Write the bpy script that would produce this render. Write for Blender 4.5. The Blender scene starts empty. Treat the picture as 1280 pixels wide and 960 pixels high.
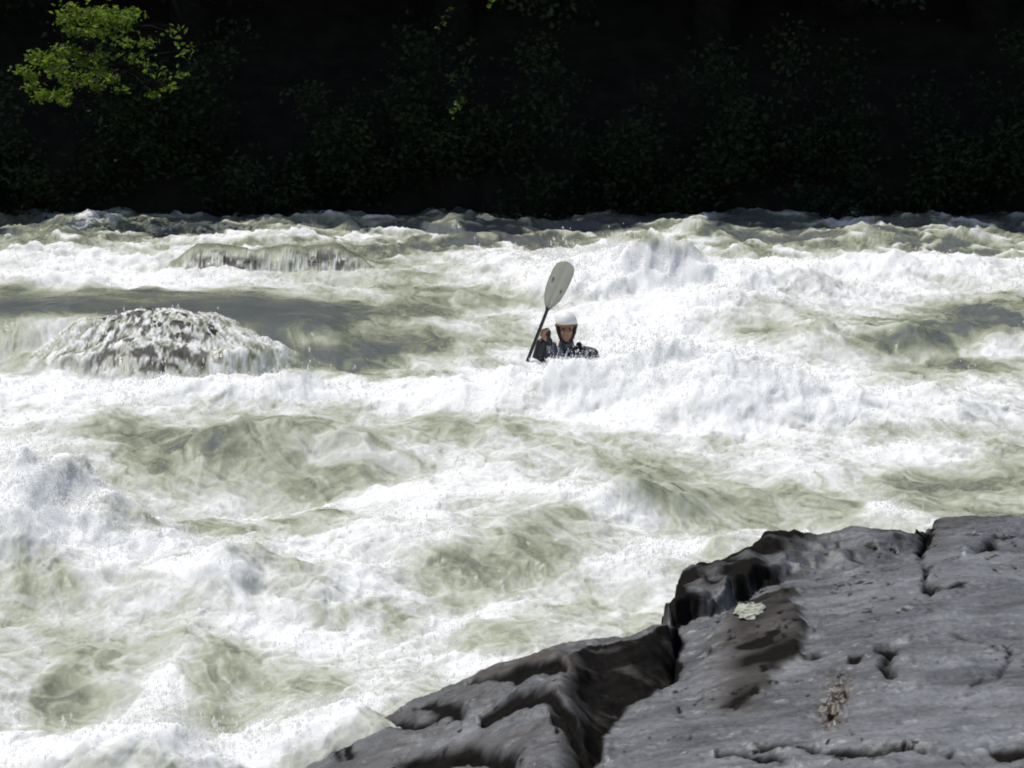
import bpy, bmesh, math, random
import numpy as np
from mathutils import Vector, Matrix

random.seed(7)
RNG = np.random.default_rng(11)
scene = bpy.context.scene
COL = scene.collection
R = math.radians

# ------------------------------------------------------------------ camera model
H = 3.5                      # eye height over the river below the rapid
FPX = 3500.0                 # focal length in pixels of the 1280 px wide photograph
TH = math.atan(520.0 / FPX)  # downward pitch
CT, ST = math.cos(TH), math.sin(TH)


def proj(X, Y, Z):
    """world -> photograph pixel (1280 x 960), used to read the layout survey"""
    d = Y * CT - (Z - H) * ST
    v = Y * ST + (Z - H) * CT
    return 640 + FPX * X / d, 480 - FPX * v / d


def at(px, py, z):
    """point at height z seen at a photograph pixel"""
    dx, dyv = px - 640.0, 480.0 - py
    dirv = np.array([dx, FPX * CT + dyv * ST, -FPX * ST + dyv * CT])
    t = (z - H) / dirv[2]
    return np.array([dirv[0] * t, dirv[1] * t, z])


def at_y(px, py, Y):
    dx, dyv = px - 640.0, 480.0 - py
    dirv = np.array([dx, FPX * CT + dyv * ST, -FPX * ST + dyv * CT])
    t = Y / dirv[1]
    return np.array([dirv[0] * t, Y, H + dirv[2] * t])


# ------------------------------------------------------------------ noise
def _hash(ix, iy, seed):
    h = (ix.astype(np.uint32) * np.uint32(374761393) + iy.astype(np.uint32) * np.uint32(668265263)
         + np.uint32(seed * 2246822519 % 4294967296))
    h = (h ^ (h >> np.uint32(13))) * np.uint32(1274126177)
    return h ^ (h >> np.uint32(16))


def pn(x, y, seed=0):
    """2D gradient noise, about -1..1"""
    x0 = np.floor(x); y0 = np.floor(y)
    fx = (x - x0).astype(np.float32); fy = (y - y0).astype(np.float32)
    ix = x0.astype(np.int64); iy = y0.astype(np.int64)
    u = fx * fx * fx * (fx * (fx * 6 - 15) + 10)
    v = fy * fy * fy * (fy * (fy * 6 - 15) + 10)

    def g(a, b, dx, dy):
        h = _hash(ix + a, iy + b, seed).astype(np.float32) * np.float32(2 * math.pi / 4294967296.0)
        return np.cos(h) * dx + np.sin(h) * dy
    n00 = g(0, 0, fx, fy); n10 = g(1, 0, fx - 1, fy)
    n01 = g(0, 1, fx, fy - 1); n11 = g(1, 1, fx - 1, fy - 1)
    a = n00 + u * (n10 - n00); b = n01 + u * (n11 - n01)
    return (a + v * (b - a)) * 1.5


def fbm(x, y, octv=4, seed=0, gain=0.5, lac=2.03):
    s = 0; a = 1.0; t = 0
    for o in range(octv):
        s = s + a * pn(x * lac ** o + 17.3 * o, y * lac ** o - 9.1 * o, seed + o * 7)
        t += a; a *= gain
    return s / t * 1.3


def ridged(x, y, octv=3, seed=0, gain=0.5):
    s = 0; a = 1.0; t = 0
    for o in range(octv):
        s = s + a * (1 - np.abs(pn(x * 2.05 ** o + 3.7 * o, y * 2.05 ** o + 8.3 * o, seed + o * 5)) * 1.6)
        t += a; a *= gain
    return s / t


def sstep(x, a, b):
    t = np.clip((x - a) / (b - a), 0, 1)
    return t * t * (3 - 2 * t)


def blob(px, py, cx, cy, rx, ry, ang=0.0):
    c, s = math.cos(R(ang)), math.sin(R(ang))
    dx, dy = px - cx, py - cy
    a = (dx * c + dy * s) / rx; b = (-dx * s + dy * c) / ry
    return np.exp(-(a * a + b * b))


def seg_dist(px, py, pts):
    """distance to a polyline, and the parameter/side of the nearest segment"""
    best = np.full(px.shape, 1e9); side = np.zeros(px.shape)
    for (ax, ay), (bx, by) in zip(pts[:-1], pts[1:]):
        vx, vy = bx - ax, by - ay
        L = vx * vx + vy * vy + 1e-12
        t = np.clip(((px - ax) * vx + (py - ay) * vy) / L, 0, 1)
        dx, dy = px - (ax + t * vx), py - (ay + t * vy)
        d = np.sqrt(dx * dx + dy * dy)
        cr = vx * (py - ay) - vy * (px - ax)
        m = d < best
        best = np.where(m, d, best); side = np.where(m, np.sign(cr), side)
    return best, side


# ------------------------------------------------------------------ object helpers
def tag(o, label=None, cat=None, group=None, kind=None):
    if label: o['label'] = label
    if cat: o['category'] = cat
    if group: o['group'] = group
    if kind: o['kind'] = kind
    return o


def link(name, me, mat=None, parent=None):
    o = bpy.data.objects.new(name, me)
    COL.objects.link(o)
    if mat: me.materials.append(mat)
    if parent: o.parent = parent
    return o


def empty(name, loc):
    o = bpy.data.objects.new(name, None)
    o.location = loc
    COL.objects.link(o)
    return o


def mesh_np(name, V, F, smooth=True):
    """V (n,3), F (m,k) arrays"""
    me = bpy.data.meshes.new(name)
    V = np.ascontiguousarray(V, np.float32); F = np.ascontiguousarray(F, np.int32)
    k = F.shape[1]
    me.vertices.add(len(V)); me.vertices.foreach_set('co', V.ravel())
    me.loops.add(F.size); me.loops.foreach_set('vertex_index', F.ravel())
    me.polygons.add(len(F))
    me.polygons.foreach_set('loop_start', np.arange(0, F.size, k, dtype=np.int32))
    me.polygons.foreach_set('use_smooth', np.full(len(F), smooth, bool))
    me.update(calc_edges=True)
    return me


def attr(me, name, vals):
    a = me.attributes.new(name, 'FLOAT', 'POINT')
    a.data.foreach_set('value', np.ascontiguousarray(vals, np.float32).ravel())


def grid_faces(nr, nc):
    i = np.arange(nr * nc).reshape(nr, nc)
    return np.stack([i[:-1, :-1].ravel(), i[:-1, 1:].ravel(), i[1:, 1:].ravel(), i[1:, :-1].ravel()], 1)


# ------------------------------------------------------------------ materials
def new_mat(name):
    m = bpy.data.materials.new(name); m.use_nodes = True
    nt = m.node_tree
    return m, nt, nt.nodes, nt.links, nt.nodes['Principled BSDF']


def ramp(nodes, stops, interp='LINEAR'):
    r = nodes.new('ShaderNodeValToRGB')
    r.color_ramp.interpolation = interp
    while len(r.color_ramp.elements) < len(stops):
        r.color_ramp.elements.new(0.5)
    for e, (p, c) in zip(r.color_ramp.elements, stops):
        e.position = p
        e.color = (*c, 1) if not isinstance(c, (int, float)) else (c, c, c, 1)
    return r


def simple(name, col, rough=0.5, spec=0.5, var=0.0, scale=20.0, bump=0.0):
    m, nt, N, L, b = new_mat(name)
    b.inputs['Roughness'].default_value = rough
    b.inputs['Specular IOR Level'].default_value = spec
    tc = N.new('ShaderNodeTexCoord')
    n = N.new('ShaderNodeTexNoise'); n.inputs['Scale'].default_value = scale; n.inputs['Detail'].default_value = 4
    L.new(tc.outputs['Object'], n.inputs['Vector'])
    lo = tuple(max(0, c * (1 - var)) for c in col); hi = tuple(min(1, c * (1 + var)) for c in col)
    r = ramp(N, [(0.3, lo), (0.7, hi)])
    L.new(n.outputs['Fac'], r.inputs['Fac']); L.new(r.outputs['Color'], b.inputs['Base Color'])
    if bump:
        bp = N.new('ShaderNodeBump'); bp.inputs['Strength'].default_value = bump; bp.inputs['Distance'].default_value = 0.01
        L.new(n.outputs['Fac'], bp.inputs['Height']); L.new(bp.outputs['Normal'], b.inputs['Normal'])
    return m


def water_material():
    m, nt, N, L, b = new_mat('whitewater')
    a = N.new('ShaderNodeAttribute'); a.attribute_name = 'foam'
    tc = N.new('ShaderNodeTexCoord')
    n1 = N.new('ShaderNodeTexNoise'); n1.inputs['Scale'].default_value = 22; n1.inputs['Detail'].default_value = 5
    n1.inputs['Roughness'].default_value = 0.65
    L.new(tc.outputs['Object'], n1.inputs['Vector'])
    ma = N.new('ShaderNodeMath'); ma.operation = 'MULTIPLY_ADD'
    ma.inputs[1].default_value = 0.14; ma.inputs[2].default_value = -0.07
    L.new(n1.outputs['Fac'], ma.inputs[0])
    ad = N.new('ShaderNodeMath'); ad.operation = 'ADD'; ad.use_clamp = True
    L.new(a.outputs['Fac'], ad.inputs[0]); L.new(ma.outputs[0], ad.inputs[1])
    cr = ramp(N, [(0.0, (0.155, 0.170, 0.172)), (0.20, (0.238, 0.254, 0.184)), (0.40, (0.41, 0.43, 0.33)),
                  (0.62, (0.56, 0.57, 0.525)), (0.80, (0.73, 0.735, 0.72)), (1.0, (0.88, 0.885, 0.885))])
    L.new(ad.outputs[0], cr.inputs['Fac'])
    th = N.new('ShaderNodeAttribute'); th.attribute_name = 'thin'
    tm = N.new('ShaderNodeMix'); tm.data_type = 'RGBA'; tm.inputs['B'].default_value = (0.045, 0.040, 0.032, 1)
    L.new(th.outputs['Fac'], tm.inputs['Factor']); L.new(cr.outputs['Color'], tm.inputs['A']); L.new(tm.outputs['Result'], b.inputs['Base Color'])
    rr = ramp(N, [(0.0, 0.20), (0.35, 0.34), (0.7, 0.7)])
    L.new(ad.outputs[0], rr.inputs['Fac']); L.new(rr.outputs['Color'], b.inputs['Roughness'])
    sr = ramp(N, [(0.0, 0.5), (0.7, 0.12)])
    L.new(ad.outputs[0], sr.inputs['Fac']); L.new(sr.outputs['Color'], b.inputs['Specular IOR Level'])
    b.inputs['IOR'].default_value = 1.33
    b.inputs['Subsurface Weight'].default_value = 1.0
    b.inputs['Subsurface Radius'].default_value = (1, 1, 0.95)
    b.inputs['Subsurface Scale'].default_value = 0.10
    n2 = N.new('ShaderNodeTexNoise'); n2.inputs['Scale'].default_value = 28; n2.inputs['Detail'].default_value = 4
    L.new(tc.outputs['Object'], n2.inputs['Vector'])
    bp = N.new('ShaderNodeBump'); bp.inputs['Strength'].default_value = 0.32; bp.inputs['Distance'].default_value = 0.015
    L.new(n2.outputs['Fac'], bp.inputs['Height']); L.new(bp.outputs['Normal'], b.inputs['Normal'])
    return m


def rock_material(name, wet=False):
    m, nt, N, L, b = new_mat(name)
    tc = N.new('ShaderNodeTexCoord')
    mp = N.new('ShaderNodeMapping'); mp.inputs['Rotation'].default_value = (0.0, 0.0, R(12))
    mp.inputs['Scale'].default_value = (1.0, 2.4, 3.0)
    L.new(tc.outputs['Object'], mp.inputs['Vector'])
    n1 = N.new('ShaderNodeTexNoise'); n1.inputs['Scale'].default_value = 3.0; n1.inputs['Detail'].default_value = 8
    n1.inputs['Roughness'].default_value = 0.62; n1.inputs['Distortion'].default_value = 0.8
    L.new(mp.outputs['Vector'], n1.inputs['Vector'])
    base = ramp(N, [(0.28, (0.135, 0.138, 0.143)), (0.5, (0.215, 0.221, 0.236)), (0.72, (0.29, 0.298, 0.32))])
    L.new(n1.outputs['Fac'], base.inputs['Fac'])
    n0 = N.new('ShaderNodeTexNoise'); n0.inputs['Scale'].default_value = 1.1; n0.inputs['Detail'].default_value = 3; n0.inputs['Distortion'].default_value = 1.2
    L.new(tc.outputs['Object'], n0.inputs['Vector'])
    big = ramp(N, [(0.35, 0.55), (0.62, 1.12)])
    L.new(n0.outputs['Fac'], big.inputs['Fac'])
    bm0 = N.new('ShaderNodeMix'); bm0.data_type = 'RGBA'; bm0.blend_type = 'MULTIPLY'; bm0.inputs['Factor'].default_value = 1.0
    L.new(base.outputs['Color'], bm0.inputs['A']); L.new(big.outputs['Color'], bm0.inputs['B'])
    # fine swirling strata
    w = N.new('ShaderNodeTexWave'); w.inputs['Scale'].default_value = 7.0; w.inputs['Distortion'].default_value = 12.0
    w.inputs['Detail'].default_value = 4; w.inputs['Detail Scale'].default_value = 1.3; w.bands_direction = 'Y'
    L.new(mp.outputs['Vector'], w.inputs['Vector'])
    mx = N.new('ShaderNodeMix'); mx.data_type = 'RGBA'; mx.blend_type = 'MULTIPLY'
    mx.inputs['Factor'].default_value = 0.45
    L.new(bm0.outputs['Result'], mx.inputs['A'])
    wr = ramp(N, [(0.0, 0.45), (0.5, 1.0), (1.0, 0.8)])
    L.new(w.outputs['Fac'], wr.inputs['Fac']); L.new(wr.outputs['Color'], mx.inputs['B'])
    # stains: brown iron patches and black lichen, plus shade painted on some faces, authored per vertex
    st = N.new('ShaderNodeAttribute'); st.attribute_name = 'stain_shade'
    br = N.new('ShaderNodeAttribute'); br.attribute_name = 'rust'
    # grain and hairline cracks
    gn = N.new('ShaderNodeTexNoise'); gn.inputs['Scale'].default_value = 55; gn.inputs['Detail'].default_value = 8; gn.inputs['Roughness'].default_value = 0.75
    L.new(tc.outputs['Object'], gn.inputs['Vector'])
    gr = ramp(N, [(0.36, 0.68), (0.5, 0.97), (0.66, 1.18)])
    L.new(gn.outputs['Fac'], gr.inputs['Fac'])
    wn = N.new('ShaderNodeTexNoise'); wn.inputs['Scale'].default_value = 4; wn.inputs['Detail'].default_value = 4
    L.new(mp.outputs['Vector'], wn.inputs['Vector'])
    wa = N.new('ShaderNodeMix'); wa.data_type = 'RGBA'; wa.blend_type = 'LINEAR_LIGHT'; wa.inputs['Factor'].default_value = 0.35
    L.new(mp.outputs['Vector'], wa.inputs['A']); L.new(wn.outputs['Color'], wa.inputs['B'])
    vo = N.new('ShaderNodeTexVoronoi'); vo.feature = 'DISTANCE_TO_EDGE'; vo.inputs['Scale'].default_value = 1.7
    L.new(wa.outputs['Result'], vo.inputs['Vector'])
    vr = ramp(N, [(0.0, 0.45), (0.012, 0.75), (0.03, 1.0)])
    L.new(vo.outputs['Distance'], vr.inputs['Fac'])
    ma = N.new('ShaderNodeMix'); ma.data_type = 'RGBA'; ma.blend_type = 'MULTIPLY'; ma.inputs['Factor'].default_value = 1
    L.new(mx.outputs['Result'], ma.inputs['A']); L.new(gr.outputs['Color'], ma.inputs['B'])
    mb = N.new('ShaderNodeMix'); mb.data_type = 'RGBA'; mb.blend_type = 'MULTIPLY'; mb.inputs['Factor'].default_value = 0.8
    L.new(ma.outputs['Result'], mb.inputs['A']); L.new(vr.outputs['Color'], mb.inputs['B'])
    mx = mb
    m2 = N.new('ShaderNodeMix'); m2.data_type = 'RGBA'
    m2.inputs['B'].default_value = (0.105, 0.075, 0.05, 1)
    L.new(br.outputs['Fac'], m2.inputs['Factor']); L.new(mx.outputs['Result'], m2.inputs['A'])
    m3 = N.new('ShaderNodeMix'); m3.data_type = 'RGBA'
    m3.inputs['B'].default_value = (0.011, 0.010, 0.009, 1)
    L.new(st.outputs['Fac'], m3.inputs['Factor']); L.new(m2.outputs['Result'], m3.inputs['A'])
    L.new(m3.outputs['Result'], b.inputs['Base Color'])
    r0 = 0.3 if wet else 0.34
    mr = N.new('ShaderNodeMath'); mr.operation = 'MULTIPLY_ADD'; mr.use_clamp = True
    mr.inputs[1].default_value = 0.1 if wet else 0.45; mr.inputs[2].default_value = r0
    L.new(st.outputs['Fac'], mr.inputs[0]); L.new(mr.outputs[0], b.inputs['Roughness'])
    ms = N.new('ShaderNodeMath'); ms.operation = 'MULTIPLY_ADD'; ms.use_clamp = True
    ms.inputs[1].default_value = -0.1 if wet else -0.42; ms.inputs[2].default_value = 0.45
    L.new(st.outputs['Fac'], ms.inputs[0]); L.new(ms.outputs[0], b.inputs['Specular IOR Level'])
    n3 = N.new('ShaderNodeTexNoise'); n3.inputs['Scale'].default_value = 70; n3.inputs['Detail'].default_value = 8; n3.inputs['Roughness'].default_value = 0.7
    L.new(mp.outputs['Vector'], n3.inputs['Vector'])
    sm = N.new('ShaderNodeMath'); sm.operation = 'MULTIPLY_ADD'; sm.inputs[1].default_value = 0.35
    L.new(w.outputs['Fac'], sm.inputs[0]); L.new(n3.outputs['Fac'], sm.inputs[2])
    bp = N.new('ShaderNodeBump'); bp.inputs['Strength'].default_value = 0.26; bp.inputs['Distance'].default_value = 0.012
    L.new(sm.outputs[0], bp.inputs['Height']); L.new(bp.outputs['Normal'], b.inputs['Normal'])
    return m


def leaf_material(name, lo, hi, trans):
    m, nt, N, L, b = new_mat(name)
    a = N.new('ShaderNodeAttribute'); a.attribute_name = 'tone'
    r = ramp(N, [(0.0, lo), (1.0, hi)])
    L.new(a.outputs['Fac'], r.inputs['Fac']); L.new(r.outputs['Color'], b.inputs['Base Color'])
    b.inputs['Roughness'].default_value = 0.55
    b.inputs['Specular IOR Level'].default_value = 0.25
    t = N.new('ShaderNodeBsdfTranslucent')
    g = N.new('ShaderNodeMix'); g.data_type = 'RGBA'; g.blend_type = 'MULTIPLY'; g.inputs['Factor'].default_value = 1
    g.inputs['B'].default_value = (1.25, 1.4, 0.6, 1)
    L.new(r.outputs['Color'], g.inputs['A']); L.new(g.outputs['Result'], t.inputs['Color'])
    mx = N.new('ShaderNodeMixShader'); mx.inputs[0].default_value = trans
    L.new(b.outputs[0], mx.inputs[1]); L.new(t.outputs[0], mx.inputs[2])
    L.new(mx.outputs[0], N['Material Output'].inputs['Surface'])
    return m


M_WATER = water_material()
M_ROCK = rock_material('grey_bedrock')
M_WETROCK = rock_material('wet_rock', True)
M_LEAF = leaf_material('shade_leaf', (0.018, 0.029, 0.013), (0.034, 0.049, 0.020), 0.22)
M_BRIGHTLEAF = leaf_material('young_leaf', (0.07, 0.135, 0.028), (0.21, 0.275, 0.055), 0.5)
M_BARK = simple('bark', (0.016, 0.014, 0.012), 0.95, 0.2, 0.4, 9, 0.5)
M_SOIL = simple('forest_soil', (0.028, 0.024, 0.018), 0.95, 0.1, 0.4, 3, 0.5)
def spray_material():
    m, nt, N, L, b = new_mat('spray_drops')
    b.inputs['Base Color'].default_value = (0.88, 0.88, 0.88, 1); b.inputs['Roughness'].default_value = 0.35
    t = N.new('ShaderNodeBsdfTranslucent'); t.inputs['Color'].default_value = (0.9, 0.9, 0.9, 1)
    p = N.new('ShaderNodeBsdfTransparent')
    mx = N.new('ShaderNodeMixShader'); mx.inputs[0].default_value = 0.75
    L.new(b.outputs[0], mx.inputs[1]); L.new(t.outputs[0], mx.inputs[2])
    m2 = N.new('ShaderNodeMixShader'); m2.inputs[0].default_value = 0.6
    L.new(mx.outputs[0], m2.inputs[1]); L.new(p.outputs[0], m2.inputs[2])
    L.new(m2.outputs[0], N['Material Output'].inputs['Surface'])
    return m


M_SPRAY = spray_material()

# ------------------------------------------------------------------ sun direction
SUN_AZ = R(-50)      # left of straight ahead
SUN_EL = R(66)
SUN_DIR = np.array([math.sin(SUN_AZ) * math.cos(SUN_EL), math.cos(SUN_AZ) * math.cos(SUN_EL), math.sin(SUN_EL)])

# ------------------------------------------------------------------ river
POUR = at(185, 474, 0.0)       # foot of the near pour-over boulder
LEDGE_L = at(285, 347, 0.17)   # feet of the two upstream ledge rocks
LEDGE_R = at(405, 346, 0.17)


def base_height(X, Y):
    """the fall of the river: one low step on the left, a long ramp on the right"""
    k = sstep(X, -2.4, 0.4)
    y0 = POUR[1] + 0.2 + (-3.5) * k
    y1 = POUR[1] + 1.6 + (6.5) * k
    local = 0.24 * np.exp(-((X - POUR[0] + 0.8) / 2.3) ** 4) * sstep(Y, POUR[1] + 0.3, POUR[1] + 1.3) * (1 - sstep(Y, POUR[1] + 2.0, POUR[1] + 6.0))
    return 0.15 * sstep(Y, y0, y1) + local


# wave crests: pixel of the foot, half width (px), half length (m), height (m), tilt of the crest line
CRESTS = [
    (800, 372, 125, 1.1, 0.60, 0), (900, 392, 90, 0.9, 0.22, 0), (640, 352, 80, 0.9, 0.20, 0), (870, 300, 60, 0.7, 0.13, 6),
    (800, 505, 150, 0.9, 0.38, 0), (600, 500, 130, 0.9, 0.22, -6), (900, 520, 110, 0.8, 0.20, 5),
    (1085, 308, 45, 0.7, 0.19, 0), (1195, 312, 50, 0.7, 0.17, 0), (885, 306, 35, 0.7, 0.16, 0),
    (1130, 348, 170, 0.8, 0.22, 0), (1000, 372, 90, 0.8, 0.20, 0), (450, 289, 60, 0.6, 0.16, 0), (330, 292, 50, 0.6, 0.13, 0),
    (120, 291, 90, 0.6, 0.14, 0), (560, 290, 40, 0.6, 0.12, 0), (700, 289, 60, 0.6, 0.13, 0),
    (40, 700, 150, 1.0, 0.48, 10), (330, 560, 180, 0.9, 0.14, 5), (300, 740, 200, 0.8, 0.24, -12),
    (620, 690, 190, 0.8, 0.16, -10), (800, 632, 120, 0.6, 0.20, 8), (1010, 520, 130, 0.8, 0.24, 0),
    (1200, 520, 90, 0.8, 0.15, 0), (1060, 440, 120, 0.9, 0.20, 0), (1230, 440, 110, 1.0, 0.17, 0),
    (130, 960, 170, 0.6, 0.24, -6), (420, 940, 110, 0.6, 0.15, -12), (930, 700, 80, 0.4, 0.10, -10),
    (60, 372, 120, 0.7, 0.12, 0), (170, 492, 170, 0.45, 0.13, 0), (320, 352, 130, 0.4, 0.05, 0), (400, 440, 42, 0.6, 0.10, 0), (310, 498, 60, 0.5, 0.14, 0), (370, 500, 40, 0.45, 0.16, 0),
    (340, 318, 150, 0.8, 0.10, 0),
]
TROUGHS = [
    (705, 462, 80, 0.9, 0.20), (330, 470, 70, 0.8, 0.12), (280, 610, 170, 0.9, 0.14), (80, 880, 90, 0.6, 0.12),
    (285, 890, 60, 0.5, 0.10), (690, 506, 55, 0.9, 0.06), (880, 640, 120, 0.7, 0.10), (1180, 610, 120, 0.9, 0.06),
]


def river_height(X, Y):
    z = base_height(X, Y)
    for px, py, w, ln, h, ang in CRESTS:
        c = at(px, py, 0.05 if py > 430 else 0.14)
        s = FPX / c[1]
        dx = (X - c[0]); dy = (Y - c[1])
        t = math.tan(R(ang)) * 1.6
        dy = dy - dx * t
        g = np.exp(-(dx / (w / s)) ** 2)
        # steep toward the viewer, long back
        prof = np.exp(-(dy / (ln * 0.62)) ** 2) * (dy < 0) + np.exp(-(dy / ln) ** 2) * (dy >= 0)
        z = z + h * g * prof * (0.95 + 0.65 * fbm(X * 1.7 + px, Y * 1.3, 3, 195))
    for px, py, w, ln, h in TROUGHS:
        c = at(px, py, 0.05); s = FPX / c[1]
        z = z - h * np.exp(-((X - c[0]) / (w / s)) ** 2 - ((Y - c[1]) / ln) ** 2)
    return z


def dome(X, Y, cx, cy, rx, ry_front, ry_back, h, p=2.2):
    """a rounded hump whose front drops steeply toward the viewer"""
    wob = (0.16 + 0.14 * (cy > 27)) * fbm(X * 2.3 + cx, Y * 2.3, 3, 191)
    h = h * (1 + (0.16 if cy > 27 else 0.04) * fbm(X * 1.9 + cy, Y * 1.2, 3, 193))
    dx = np.abs((X - cx) / rx) + wob
    side = np.exp(-np.abs(dx) ** p * 1.1)
    fr = sstep(Y, cy - ry_front * (0.55 + 0.75 * side), cy + 0.25 * ry_front)
    bk = 1 - sstep(Y, cy + 0.2 * ry_back, cy + ry_back)
    return np.clip(h * side * fr * bk - base_height(X, Y), 0, None)


# (centre x, centre y, half width, front, back, height over the local water)
PO = (POUR[0], POUR[1] + 0.62, 1.16, 0.95, 2.2, 0.48)
PL = (LEDGE_L[0] - 0.12, LEDGE_L[1] + 0.42, 0.78, 0.45, 1.5, 0.41)
PR = (LEDGE_R[0], LEDGE_R[1] + 0.42, 0.55, 0.45, 1.4, 0.40)
PM = ((LEDGE_L[0] + LEDGE_R[0]) / 2, LEDGE_L[1] + 0.5, 0.95, 0.45, 1.3, 0.39)


def rock_dome(X, Y):
    return np.maximum.reduce([dome(X, Y, *PO), dome(X, Y, *PL), dome(X, Y, *PR), dome(X, Y, *PM)])


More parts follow.
